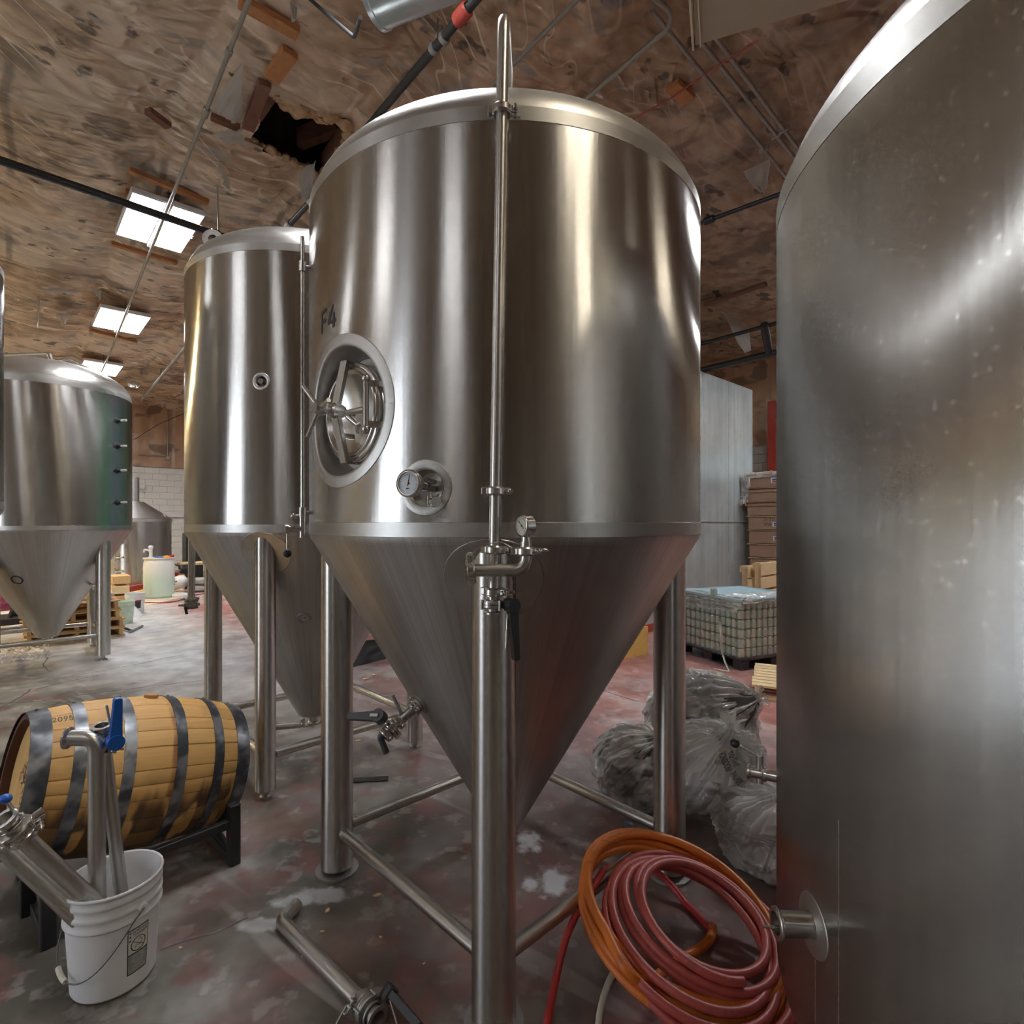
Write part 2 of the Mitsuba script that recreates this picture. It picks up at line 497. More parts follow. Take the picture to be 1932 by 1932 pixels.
def red_mask(p):
    a, b = ab(p)
    base = smoothstep(1.5, 2.9, b + 1.0 * (fbm(p.x * 1.1, p.y * 1.1, 3.0, 4) - 0.5) + 0.9 * smoothstep(3.2, 2.0, p.y))
    far = smoothstep(3.2, 5.0, b + 0.4 * p.x)
    worn = smoothstep(0.40, 0.60, fbm(p.x * 2.3 + 4, p.y * 2.3, 1.0, 5))
    patch = smoothstep(0.52, 0.64, fbm(p.x * 3.4, p.y * 3.4, 8.0, 4)) * smoothstep(0.0, 0.6, b) * smoothstep(4.2, 2.8, p.y)
    m = base * (1 - 0.45 * worn) + patch * 0.6 * (1 - base)
    return dr.clip(dr.maximum(m, far * (0.92 - 0.35 * worn * smoothstep(6.0, 3.5, b))), 0, 1)


WHITE = [FL(1000, 1590), FL(1040, 1665), FL(1000, 1665), FL(620, 1690), FL(560, 1700), FL(490, 1745)]


def floor_color(p, n, uv):
    a, b = ab(p)
    g = fbm(p.x * 1.6, p.y * 1.6, 0.0, 5)
    st = fbm(a * 2.4, b * 0.6, 5.0, 4)
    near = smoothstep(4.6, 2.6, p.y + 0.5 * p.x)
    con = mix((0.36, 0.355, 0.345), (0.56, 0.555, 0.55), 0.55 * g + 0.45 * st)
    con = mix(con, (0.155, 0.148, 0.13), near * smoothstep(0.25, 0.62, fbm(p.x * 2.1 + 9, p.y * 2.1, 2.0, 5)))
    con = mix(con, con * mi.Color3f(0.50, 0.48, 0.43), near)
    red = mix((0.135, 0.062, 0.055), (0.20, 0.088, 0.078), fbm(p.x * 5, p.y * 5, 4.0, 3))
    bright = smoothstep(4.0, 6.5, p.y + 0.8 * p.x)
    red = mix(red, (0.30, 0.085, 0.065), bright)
    c = mix(con, red, red_mask(p) * 0.86)
    grime = smoothstep(0.55, 0.75, fbm(p.x * 3.1 + 2, p.y * 3.1, 6.0, 5))
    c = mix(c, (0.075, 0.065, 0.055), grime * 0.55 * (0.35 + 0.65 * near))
    scr = smoothstep(0.72, 0.80, fbm(a * 1.2 + b * 5, b * 1.1 - a * 0.4, 3.0, 4))
    c = mix(c, (0.46, 0.44, 0.42), scr * 0.35)
    wn = fbm(p.x * 22, p.y * 22, 1.0, 4)
    fl_ = fbm(p.x * 7 + 5, p.y * 7, 2.0, 5)
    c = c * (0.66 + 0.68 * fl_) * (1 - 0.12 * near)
    c = mix(c, (0.50, 0.48, 0.45), smoothstep(0.60, 0.76, fbm(p.x * 13, p.y * 13, 4.0, 4)) * 0.20)
    c = mix(c, (0.20, 0.05, 0.045), smoothstep(0.55, 0.70, fbm(p.x * 6 + 3, p.y * 6, 9.0, 5)) * 0.35 * near)
    for i, q in enumerate(WHITE):
        r = (0.07, 0.085, 0.045, 0.08, 0.06, 0.06)[i]
        d = dr.sqrt(dr.square((p.x - float(q[0])) * (1.0 if i < 3 else 0.45)) + dr.square((p.y - float(q[1])) * (0.7 if i < 3 else 1.5))) / r
        c = mix(c, (0.58, 0.60, 0.63), smoothstep(1.15, 0.4, d + 1.3 * (wn - 0.45)) * 0.85)
    return mix(c, (0.06, 0.055, 0.05), crack_mask(p) * 0.85)


def floor_bump(p, n, uv):
    return 0.006 * fbm(p.x * 9, p.y * 9, 1.0, 4) - 0.006 * crack_mask(p)


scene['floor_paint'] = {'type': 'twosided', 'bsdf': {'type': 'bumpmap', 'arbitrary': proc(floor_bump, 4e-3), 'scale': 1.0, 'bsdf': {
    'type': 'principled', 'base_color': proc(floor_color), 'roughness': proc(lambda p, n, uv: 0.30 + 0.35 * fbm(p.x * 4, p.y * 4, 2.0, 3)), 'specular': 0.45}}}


# ceiling: brown insulation batts under wrinkled plastic sheeting
def ceil_color(p, n, uv):
    a, b = ab(p)
    w = fbm(a * 0.7, b * 0.7, 2.0, 2)
    wa = a + 0.8 * w
    g = fbm(a * 3.0, b * 2.4, p.z * 2, 5)
    g2 = fbm(a * 11, b * 7, 1.0, 4)
    c = mix((0.20, 0.128, 0.072), (0.60, 0.455, 0.325), smoothstep(0.22, 0.78, 0.62 * g + 0.38 * g2))
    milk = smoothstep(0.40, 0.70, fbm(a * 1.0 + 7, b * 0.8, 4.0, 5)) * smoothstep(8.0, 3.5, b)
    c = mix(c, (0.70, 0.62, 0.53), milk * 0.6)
    dark = smoothstep(0.58, 0.74, fbm(wa * 3.4 + 2, b * 2.8, 9.0, 5))
    c = mix(c, (0.08, 0.05, 0.03), dark * 0.62)
    hole = smoothstep(0.70, 0.78, fbm(a * 6 + 2, b * 4.4, 3.0, 5))
    c = mix(c, (0.03, 0.022, 0.015), hole * 0.8)
    rust = smoothstep(0.55, 0.75, fbm(a * 2.3 + 11, b * 2.3, 3.0, 5)) * smoothstep(0.5, 5.0, b)
    c = mix(c, (0.30, 0.15, 0.065), rust * 0.55)
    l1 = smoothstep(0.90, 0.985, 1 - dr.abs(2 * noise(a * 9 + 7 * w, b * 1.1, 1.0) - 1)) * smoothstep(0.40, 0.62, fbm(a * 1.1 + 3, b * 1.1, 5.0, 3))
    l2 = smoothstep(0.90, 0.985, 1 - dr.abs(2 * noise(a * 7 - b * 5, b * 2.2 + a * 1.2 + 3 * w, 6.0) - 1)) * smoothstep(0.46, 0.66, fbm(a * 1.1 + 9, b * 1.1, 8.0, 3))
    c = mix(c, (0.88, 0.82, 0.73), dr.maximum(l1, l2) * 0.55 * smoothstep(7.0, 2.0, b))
    seam = smoothstep(0.05, 0.012, dr.abs(b - dr.floor(b / 1.22 + 0.5) * 1.22 + 0.10 * (noise(a * 2.0) - 0.5))) * smoothstep(0.35, 0.6, noise(a * 1.3, b))
    c = mix(c, (0.07, 0.055, 0.05), seam * 0.6)
    blue = smoothstep(0.66, 0.76, fbm(a * 5 + 3, b * 3.2 + 8, 6.0, 4)) * smoothstep(5, 3, b)
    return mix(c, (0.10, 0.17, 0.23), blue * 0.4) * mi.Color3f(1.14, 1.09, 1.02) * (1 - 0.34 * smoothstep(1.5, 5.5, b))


def ceil_bump(p, n, uv):
    a, b = ab(p)
    w = fbm(a * 0.8, b * 0.8, 2.0, 2)
    r = 1 - dr.abs(2 * noise(a * 13 + 11 * w, b * 2.2, p.z * 3) - 1)
    r2 = 1 - dr.abs(2 * noise(a * 9 - 8 * w + b * 3, b * 5 + 2 * w, 4.0 + p.z * 3) - 1)
    return 0.020 * r * r + 0.020 * r2 * r2


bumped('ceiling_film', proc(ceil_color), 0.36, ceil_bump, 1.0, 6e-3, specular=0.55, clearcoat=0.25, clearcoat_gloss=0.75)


def wall_color(p, n, uv):
    a, b = ab(p)
    g = fbm((a + b) * 3, p.z * 2.4, 2.0, 4)
    c = mix((0.30, 0.17, 0.09), (0.52, 0.35, 0.22), g)
    s = smoothstep(0.08, 0.02, dr.abs((a * 0.8 + b) - dr.floor((a * 0.8 + b) / 0.6 + 0.5) * 0.6))
    c = mix(c, (0.66, 0.56, 0.46), s * 0.55 * noise(a * 4 + b * 4, p.z * 6))
    return mix(c, (0.10, 0.06, 0.035), smoothstep(0.62, 0.72, fbm((a + b) * 2 + 5, p.z * 3, 7.0, 3)) * 0.7)


bumped('wall_film', proc(wall_color), 0.33, lambda p, n, uv: 0.02 * fbm((p.x - p.y) * 7, p.z * 5, 2.0, 4), 1.0, 6e-3, specular=0.6)
pr('insulation_tuft', wood_fn((0.36, 0.23, 0.12), (0.52, 0.37, 0.22), (0.2, 0.12, 0.06)), 0.9)
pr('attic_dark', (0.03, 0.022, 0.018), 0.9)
# ------------------------------------------------------------------ the room
def lines(parts):
    out = []
    for a, b, s in parts:
        out.append(np.arange(a, b - s * 0.5, s))
    return np.concatenate(out + [[parts[-1][1]]])


HOLE = np.array([FL(x, y, CEIL - 0.05)[:2] for x, y in [(500, 160), (560, 192), (612, 212), (662, 240), (640, 300), (608, 332), (540, 296), (462, 256)]])
HOLE_AB = np.stack([HOLE @ A[:2], HOLE @ B[:2]], 1)


def inside(poly, a, b):
    c = np.zeros(a.shape, bool)
    for (x0, y0), (x1, y1) in zip(poly, np.roll(poly, -1, 0)):
        c ^= ((y0 > b) != (y1 > b)) & (a < (x1 - x0) * (b - y0) / (y1 - y0 + 1e-12) + x0)
    return c


def ceil_z(a, b):
    P = lambda x, y, z=0.0: np.stack(np.broadcast_arrays(x, y, z), -1)
    warp = meshkit.fbm(P(a * 0.9, b * 0.9), 2, 3)
    pinch = np.abs(np.sin(PI * (b + 0.25 * warp) / 1.22)) ** 0.55 * (0.6 + 0.4 * np.abs(np.sin(PI * (a + 0.3 * warp) / 1.8)) ** 0.5)
    w1 = 1 - np.abs(2 * meshkit.noise(P(a * 5.0 + 4.0 * warp, b * 0.9 + 4), 5) - 1)
    w2 = 1 - np.abs(2 * meshkit.noise(P(a * 10.0 + 6 * warp + b * 1.5, b * 1.6), 6) - 1)
    w3 = 1 - np.abs(2 * meshkit.noise(P(a * 4.0 - b * 3, b * 3 + a * 2), 8) - 1)
    lump = meshkit.fbm(P(a * 1.5, b * 1.5), 3, 9) - 0.5
    return CEIL - 0.085 * pinch - 0.030 * w1 ** 2 - 0.014 * w2 ** 2 - 0.02 * w3 ** 2 * pinch - 0.05 * lump


la = lines([(A_MIN, -1.5, 0.25), (-1.5, 10.0, 0.045), (10.0, A_MAX, 0.09)])
lb = lines([(B_MIN, -4.0, 0.2), (-4.0, 7.5, 0.045), (7.5, B_MAX, 0.1)])
ga, gb = np.meshgrid(la, lb, indexing='ij')
V = A[None, None] * ga[..., None] + B[None, None] * gb[..., None]
V[..., 2] = ceil_z(ga, gb)
mid = 0.25 * (ga[1:, 1:] + ga[:-1, 1:] + ga[1:, :-1] + ga[:-1, :-1]), 0.25 * (gb[1:, 1:] + gb[:-1, 1:] + gb[1:, :-1] + gb[:-1, :-1])
hole_edge = meshkit.fbm(np.stack([mid[0] * 6, mid[1] * 6, mid[0] * 0], -1), 3, 2) - 0.5
keep = ~inside(HOLE_AB, mid[0] + 0.22 * hole_edge, mid[1] + 0.22 * hole_edge)
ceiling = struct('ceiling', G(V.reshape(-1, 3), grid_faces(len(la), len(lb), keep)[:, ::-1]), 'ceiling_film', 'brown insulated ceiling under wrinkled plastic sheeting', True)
# attic box above the torn hole
hc = HOLE.mean(0)
attic = []
r0 = HOLE_AB.mean(0)
for da, db, sa, sb in ((-0.95, 0, 0.06, 2.2), (0.95, 0, 0.06, 2.2), (0, -1.05, 1.9, 0.06), (0, 1.05, 1.9, 0.06)):
    attic.append(move(box(sa, sb, 1.0), frame(AB(r0[0] + da, r0[1] + db, CEIL + 0.53), UP, A)))
attic.append(move(box(2.0, 2.2, 0.05), frame(AB(r0[0], r0[1], CEIL + 1.0), UP, A)))
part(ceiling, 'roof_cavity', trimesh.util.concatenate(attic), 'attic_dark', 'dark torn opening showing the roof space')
for k, (p0, p1) in enumerate((((485, 205), (520, 150)), ((612, 312), (655, 248)), ((565, 262), (640, 232)))):
    q0, q1 = FL(*p0, CEIL + 0.1 + 0.25 * (k == 2)), FL(*p1, CEIL + 0.1 + 0.25 * (k == 2))
    part(ceiling, 'rafter', bar(q0, q1, 0.09, 0.2, c=0.004), 'batten_dark')


def sheet(pts, nu, nv, amp, seed, fq=5.0):
    """bilinear sheet over 4 corners with crumples"""
    p = [np.asarray(q, float) for q in pts]
    u, v = np.meshgrid(np.linspace(0, 1, nu), np.linspace(0, 1, nv), indexing='ij')
    u, v = u[..., None], v[..., None]
    q = (1 - u) * (1 - v) * p[0] + u * (1 - v) * p[1] + u * v * p[2] + (1 - u) * v * p[3]
    n = np.cross(p[1] - p[0], p[3] - p[0]); n /= np.linalg.norm(n) + 1e-9
    d = meshkit.fbm(np.concatenate([u * fq, v * fq, u * 0 + seed], -1), 3, seed) - 0.5
    d2 = 1 - np.abs(2 * meshkit.noise(np.concatenate([u * fq * 2.2 + v * 3, v * fq * 0.5, u * 0 + seed], -1), seed + 1) - 1)
    q = q + n * (d * amp + 0.5 * amp * d2 ** 2)[..., None]
    return G(q.reshape(-1, 3), grid_faces(nu, nv))


# torn insulation tufts at the hole and loose plastic flaps
tufts = []
per = [(HOLE[i] * (1 - f) + HOLE[(i + 1) % len(HOLE)] * f) for i in range(len(HOLE)) for f in (0.0, .2, .4, .6, .8)]
for i, q in enumerate(per):
    t = trimesh.creation.icosphere(subdivisions=2, radius=.045 + .02 * math.sin(i * 2.4))
    d = meshkit.fbm(t.vertices * 22 + i, 3, 4)
    t.vertices = t.vertices * (0.5 + 1.0 * d[:, None]) * np.array([1, 1, .7]) + np.array([q[0], q[1], CEIL - .06])
    tufts.append(t)
for px, py, s in ((530, 168, .13), (548, 180, .12), (560, 192, .15), (575, 196, .11), (595, 206, .10), (606, 216, .09), (560, 205, .08), (540, 176, .1)):
    t = trimesh.creation.icosphere(subdivisions=3, radius=s)
    d = meshkit.fbm(t.vertices / s * 2.2 + px, 3, 4)
    t.vertices = t.vertices * (0.45 + 1.1 * d[:, None]) * np.array([1, 0.8, 0.75]) + FL(px, py, CEIL - 0.02)
    tufts.append(t)
part(ceiling, 'insulation_tuft', trimesh.util.concatenate(tufts), 'insulation_tuft', 'torn yellow insulation hanging from the hole', kind='stuff')
FLAPS = [  # corner pixels with heights below the ceiling
    [(455, 122, .08), (456, 226, .22), (440, 235, .30), (392, 205, .10)],
    [(452, 232, .05), (460, 268, .30), (425, 270, .34), (400, 250, .08)],
    [(560, 330, .06), (592, 300, .08), (588, 375, .30), (568, 380, .36)],
    [(105, 590, .10), (138, 588, .08), (122, 606, .50), (118, 612, .55)],
    [(82, 540, .10), (160, 545, .12), (150, 552, .42), (85, 551, .40)],
    [(172, 540, .10), (192, 548, .10), (190, 566, .5), (186, 560, .4)],
    [(240, 715, .10), (268, 722, .10), (262, 730, .60), (242, 728, .5)],
    [(545, 0, .06), (562, 8, .06), (560, 32, .28), (553, 36, .30)],
    [(1400, 325, .08), (1452, 300, .08), (1448, 355, .25), (1432, 365, .28)],
    [(1360, 585, .08), (1412, 612, .1), (1418, 660, .75), (1408, 665, .8)],
    [(345, 440, .08), (372, 430, .08), (360, 446, .28), (352, 448, .3)],
    [(415, 300, .06), (434, 335, .06), (437, 362, .30), (425, 345, .25)],
]
for i, f in enumerate(FLAPS):
    part(ceiling, 'plastic_flap', sheet([FL(x, y, CEIL - d - 0.06) for x, y, d in f], 14, 10, 0.06, 20 + i), 'flap_film', 'loose torn flap of milky plastic' if i == 0 else None, True)
# wooden battens let into the ceiling
for (x0, y0, x1, y1, w, m) in ((452, 2, 562, 64, .10, 'batten_wood'), (548, 98, 512, 148, .12, 'batten_wood'), (243, 320, 393, 382, .07, 'batten_wood'), (236, 360, 382, 412, .05, 'batten_wood'),
                               (210, 459, 334, 496, .07, 'batten_wood'), (1268, 160, 1300, 188, .12, 'batten_wood'), (182, 574, 268, 594, .06, 'batten_wood'), (170, 622, 258, 645, .06, 'batten_wood'),
                               (278, 208, 318, 238, .08, 'batten_dark'), (500, 156, 468, 242, .10, 'batten_dark'), (398, 220, 452, 242, .06, 'batten_dark'), (155, 672, 232, 688, .06, 'batten_wood'),
                               (1330, 575, 1445, 535, .1, 'batten_dark')):
    part(ceiling, 'batten', bar(FL(x0, y0, CEIL - .15), FL(x1, y1, CEIL - .15), w, .05, c=0.004), m, 'exposed wooden batten' if x0 == 452 else None)

# floor
fl = np.array([AB(A_MIN, B_MIN), AB(A_MAX, B_MIN), AB(A_MAX, B_MAX), AB(A_MIN, B_MAX)])
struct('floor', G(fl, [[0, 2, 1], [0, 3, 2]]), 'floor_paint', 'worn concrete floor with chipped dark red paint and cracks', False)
for i, (px, py, s) in enumerate(((608, 1758, .010), (618, 1718, .014), (718, 1768, .008), (690, 1282, .035), (705, 1274, .03), (676, 1398, .022), (1345, 1672, .014), (340, 1788, .008), (800, 1818, .006), (570, 1805, .006), (712, 1690, .018))):
    t = trimesh.creation.icosphere(subdivisions=1, radius=s)
    t.vertices = t.vertices * np.array([1, .6, .18]) * (0.6 + 0.8 * meshkit.noise(t.vertices / s * 1.7 + i * 3.1, i)[:, None])
    t = move(t, rotz(i * 1.3))
    t.vertices += FL(px, py) - np.array([0, 0, t.vertices[:, 2].min()])
    one('wood_chip', t, 'chip_wood', 'small pale wood chip lying on the red floor', 'wood chip', 'pale wood chips scattered on the floor')

# walls -------------------------------------------------------------
def wall_frame(side):
    """origin on the floor, axis along the wall, normal into the room, length"""
    return {'far': (AB(A_MAX, B_MIN), B, -A, B_MAX - B_MIN), 'right': (AB(A_MIN, B_MAX), A, -B, A_MAX - A_MIN),
            'left': (AB(A_MIN, B_MIN), A, B, A_MAX - A_MIN), 'near': (AB(A_MIN, B_MIN), B, A, B_MAX - B_MIN)}[side]


def film_wall(o, u, n, L, z0, z1, seed):
    nu, nz = int(L / 0.14), 26
    s, z = np.meshgrid(np.linspace(0, L, nu), np.linspace(z0, z1, nz), indexing='ij')
    stud = np.abs(np.sin(PI * s / 0.6)) ** 0.6
    d = 0.02 + 0.10 * stud * (0.5 + 0.9 * meshkit.fbm(np.stack([s * 2, z * 1.7, s * 0 + seed], -1), 3, seed))
    v = o + u * s[..., None] + n * d[..., None] + UP * z[..., None]
    return G(v.reshape(-1, 3), grid_faces(nu, nz))


walls = {}
for side, top, blk, jnt in (('far', 3.40, 'block_white', 'block_joint'), ('right', 3.40, 'block_grey', 'block_joint_grey'), ('left', 3.4, 'block_white', 'block_joint'), ('near', 3.4, 'block_white', 'block_joint')):
    o, u, n, L = wall_frame(side)
    m = frame(o + u * L / 2 + UP * top / 2 - n * 0.06, UP, u)
    w = struct('wall_' + side, box(L, 0.12, top, m), jnt, {'far': 'white painted block wall at the far end with brown insulation above', 'right': 'grey block wall behind the cartons with insulation above',
                                                            'left': 'block wall on the left side of the hall', 'near': 'block wall behind the camera'}[side], False)
    part(w, 'insulation', film_wall(o, u, n, L, top, CEIL + 0.05, len(side)), 'wall_film', 'brown insulation batts under shiny plastic', True)
    if side in ('far', 'right'):
        bm = box(0.39, 0.06, 0.19, None, 0.006)
        c0, c1 = ((1.9 - B_MIN, 5.6 - B_MIN) if side == 'far' else (4.0 - A_MIN, 6.9 - A_MIN))
        rest = []
        for r in range(int(top / 0.2)):
            for c in range(int(L / 0.4)):
                s = c * 0.4 + 0.2 + 0.2 * (r % 2)
                if s + 0.2 > L: continue
                b = move(bm, frame(o + u * s + UP * (r * 0.2 + 0.1) + n * (0.012 + 0.003 * rng.random() - 0.03), UP, u))
                if c0 < s < c1:
                    part(w, 'block', b, blk, smooth=False)
                elif (c0 - 4 < s < c1 + 6):
                    rest.append(b)
        part(w, 'block_field', trimesh.util.concatenate(rest), blk, smooth=False, kind='stuff')

# far wall: white trim board, conduit drop, small sprinkler head and wall lamp
fo, fu, fn, fL = wall_frame('far')
def FW(px, py, off=0.0):
    """point on the far wall's plane seen at a pixel"""
    d = np.array([(px - CX) / F, 1.0, -(py - HY) / F])
    t = (A_MAX - off) / (d @ A)
    return np.array([0, 0, EYE]) + d * t
q = FW(330, 973, .06)
one('door_header', bar(FW(250, 969, .08), FW(352, 972, .08), .08, .16, c=.01), 'white_plastic', 'white header board across the far block wall above the lower blocks', 'header board')
one('wall_conduit', cat(tube(bend([FW(318, 750, .12), FW(316, 862, .12), FW(262, 858, .12)], .05), .022, 8), box(.12, .08, .12, frame(FW(316, 864, .12), UP, B), .01)), 'conduit_grey', 'grey conduit running down the insulated far wall to a small box', 'conduit')
ex = thing('wall_lamp', 'small white twin head emergency light high on the far block wall', 'wall lamp')
part(ex, 'body', box(.34, .10, .10, frame(FW(262, 918, .10), UP, B), .02), 'white_plastic')
part(ex, 'cable', rod(FW(261, 884, .09), FW(261, 912, .09), .012, 6), 'white_plastic')
for s in (-.1, .1):
    part(ex, 'lamp_head', ball(FW(262, 922, .2) + B * s, .05, 2), 'lamp_housing')

# red steel column by the right wall
rc = thing('steel_column', 'red painted steel column against the grey block wall behind the cartons', 'column')
cpos = AB(5.05, 12.42)
for d, sx, sy in ((-.09, .18, .012), (.09, .18, .012), (0, .012, .18)):
    part(rc, 'flange' if sx > .1 else 'web', box(sx, sy, 4.3, frame(cpos + B * d + UP * 2.15, UP, A), .002), 'red_paint')
part(rc, 'base_plate', box(.3, .3, .02, frame(cpos + UP * .01, UP, A), .002), 'red_paint')

# black steel pipes along the ceiling
def pipe_thing(name, pts, r, m, label, cat_, bendr=.1, extra=None):
    k = thing(name, label, cat_)
    part(k, 'run', tube(bend(pts, bendr), r, 12), m)
    for e in extra or []:
        part(k, *e)
    return k


def fit(p, d, r, h, m=None):
    return lathe([(r * 1.0, -h), (r * 1.35, -h * .8), (r * 1.35, h * .8), (r * 1.0, h)], 14, frame(p, d))


def on_line(p, q, t):
    return np.asarray(p) * (1 - t) + np.asarray(q) * t


p0, p1 = FL(-60, 282, 4.9), FL(600, 508, 4.9)
pipe_thing('sprinkler_pipe', [p0, p1], .038, 'pipe_black', 'long black sprinkler pipe crossing in front of the nearest lit lamp', 'pipe', extra=[
    ('hanger_rod', rod(FL(410, 350, CEIL - .1), FL(412, 444, 4.9), .008, 6), 'conduit_grey'), ('coupling', fit(on_line(p0, p1, .62), p1 - p0, .038, .05), 'pipe_black')])
p0, p1 = FL(930, -40, 5.0), FL(690, 245, 5.0)
pipe_thing('sprinkler_pipe', [p0, p1], .03, 'pipe_black', 'black pipe with a red joint slanting over the dome of the main tank', 'pipe', extra=[
    ('red_joint', cat(fit(FL(872, 28, 5.0), p1 - p0, .035, .07), rod(FL(878, 30, 5.0), FL(878, 4, 5.1), .012, 8)), 'red_paint', 'red cast joint'),
    ('hanger_rod', rod(FL(826, 80, 5.02), FL(826, 30, CEIL), .006, 6), 'wire_dark'), ('collar', fit(FL(818, 92, 5.0), p1 - p0, .03, .02), 'steel_dull'),
    ('collar', fit(FL(838, 72, 5.0), p1 - p0, .03, .02), 'steel_dull')])
p0, p1 = FL(668, 290, 5.0), FL(535, 436, 5.0)
pipe_thing('sprinkler_pipe', [p0, p1], .03, 'pipe_black', 'short run of black pipe between the rims of the two middle tanks', 'pipe', extra=[
    ('collar', fit(FL(588, 378, 5.0), p1 - p0, .032, .05), 'steel_dull'), ('collar', fit(FL(545, 424, 5.0), p1 - p0, .032, .05), 'steel_dull')])
p0, p1 = FL(1270, 440, 4.95), FL(1500, 356, 4.95)
pipe_thing('sprinkler_pipe', [p0, p1], .022, 'pipe_black', 'thin black pipe with a sprinkler tee right of the main tank, upper one', 'pipe', extra=[
    ('sprinkler_tee', cat(fit(FL(1338, 415, 4.95), p1 - p0, .03, .06), rod(FL(1335, 416, 4.95), FL(1335, 404, 5.0), .02, 8)), 'pipe_black')])
p0, p1 = FL(1300, 655, 4.6), FL(1500, 600, 4.6)
pipe_thing('sprinkler_pipe', [p0, p1], .03, 'pipe_black', 'black pipe crossing the torn plastic between main tank and right tank, middle one', 'pipe')
p0, p1 = FL(1300, 704, 4.3), FL(1500, 656, 4.3)
k = pipe_thing('sprinkler_pipe', [p0, p1], .05, 'pipe_black', 'thick black pipe just above the galvanized panel, lowest of the right hand pipes', 'pipe', extra=[
    ('drop', rod(FL(1442, 612, 4.6), FL(1452, 668, 4.3), .06, 8), 'pipe_black')])
# conduits
p0, p1 = FL(478, -20, 4.98), FL(212, 655, 4.98)
pipe_thing('conduit', [p0, FL(388, 212, 4.98), p1, FL(190, 705, 4.98)], .016, 'conduit_grey', 'thin grey conduit linking the row of bright ceiling lamps', 'conduit', extra=[
    ('coupling', fit(FL(388, 212, 4.98), p1 - p0, .02, .06), 'conduit_grey'), ('coupling', fit(FL(432, 98, 4.98), p1 - p0, .018, .03), 'conduit_grey')])
pipe_thing('conduit', [FL(1100, -12, 5.2), FL(930, 160, 5.2)], .018, 'conduit_grey', 'grey conduit passing behind the bent top of the spray pipe', 'conduit')
pipe_thing('conduit', [FL(1225, -10, 5.2), FL(1266, 22, 5.2), FL(1262, 52, 5.2), FL(1100, 192, 5.2)], .02, 'conduit_grey', 'grey conduit with a bend above the right side of the main tank dome', 'conduit', .25)
for i, (a, b, lab) in enumerate((((1230, 20), (1500, 355), 'left'), ((1320, 75), (1510, 312), 'middle'), ((1350, 70), (1520, 300), 'right'))):
    pipe_thing('conduit', [FL(*a, 5.2), FL(*b, 5.2)], .018, 'conduit_grey', f'{lab}most of three parallel grey conduits beside the right tank' if lab != 'middle' else 'middle one of three parallel grey conduits beside the right tank', 'conduit',
               extra=[('strap', box(.09, .02, .05, frame(FL(*a, 5.2) * .3 + FL(*b, 5.2) * .7, UP, A), .004), 'conduit_grey')])
p0, p1 = FL(350, 655, 4.9), FL(266, 756, 4.9)
pipe_thing('conduit', [p0, p1], .03, 'steel_dull', 'pale pipe slanting down to the far wall left of the second tank', 'pipe', extra=[('hanger_rod', rod(FL(304, 692, CEIL), FL(303, 712, 4.9), .01, 6), 'wire_dark')])
one('cable', tube(bend([FW(252, 830, .4), FW(300, 800, .4), FW(352, 778, .4)], .5), .012, 6), 'wire_dark', 'thin dark cable strung across the insulated far wall', 'cable')
one('strung_rope', tube(bend([FL(1180, 232, 5.12), FL(1262, 188, 5.12), FL(1330, 140, 5.12), FL(1430, 76, 5.12)], .3), .006, 6), 'red_paint', 'thin red rope strung along the ceiling beside the small wood block', 'rope')
one('hanging_string', tube([FL(73, 558, CEIL - .1), FL(72, 600, 4.9), FL(69, 618, 4.75)], .012, 6), 'cream_paint', 'pale string hanging from the torn ceiling plastic at far left', 'string')

# round duct end and beige heater box at the top edge
dk = thing('round_duct', 'silver round duct coming in at the top edge of the picture', 'duct')
dc, dd = FL(705, -12, 4.75), np.array([.93, -.37, 0])
part(dk, 'tube', lathe([[(.17, 0), (.17, 1.4)], [(.16, 1.4), (.16, 0)]], 40, frame(dc, dd)), 'galvanized')
part(dk, 'rim', lathe([(.17, .0), (.178, .0), (.178, .03), (.17, .03)], 40, frame(dc, dd)), 'galvanized')
part(dk, 'end_cap', lathe([[(0, .25), (.16, .25)]], 40, frame(dc, dd)), 'attic_dark')
part(dk, 'strap', tube(bend([FL(680, 33, 4.62), FL(668, 70, 4.70), FL(600, 12, 5.1), FL(575, -10, 5.2)], .05), .012, 8), 'rubber_black', 'dark hanger strap')
hb = thing('unit_heater', 'beige sheet metal heater box hanging at the top right of the ceiling', 'heater')
c0, e1, e2 = np.array([1.10, 3.31, 4.5]), np.array([.933, -.36, 0]), np.array([-.36, -.933, 0])
hm = frame(c0 + e1 * .55 + e2 * .35 + UP * .22, UP, e1)
part(hb, 'casing', box(1.1, .7, .44, hm, .006), 'beige_paint')
part(hb, 'flange', bar(c0 - UP * .006 - e1 * .012, c0 + e2 * .7 - UP * .006 - e1 * .012, .012, .035), 'cream_paint', 'pale edge flange')
part(hb, 'flange', bar(c0 - UP * .006 + e1 * .03, c0 + e2 * .7 - UP * .006 + e1 * .03, .008, .02), 'cream_paint')
for s in (.08, 1.02):
    part(hb, 'hanger_rod', rod(c0 + e1 * s + e2 * .1 + UP * .44, c0 + e1 * s + e2 * .1 + UP * .9, .006, 6), 'wire_dark')

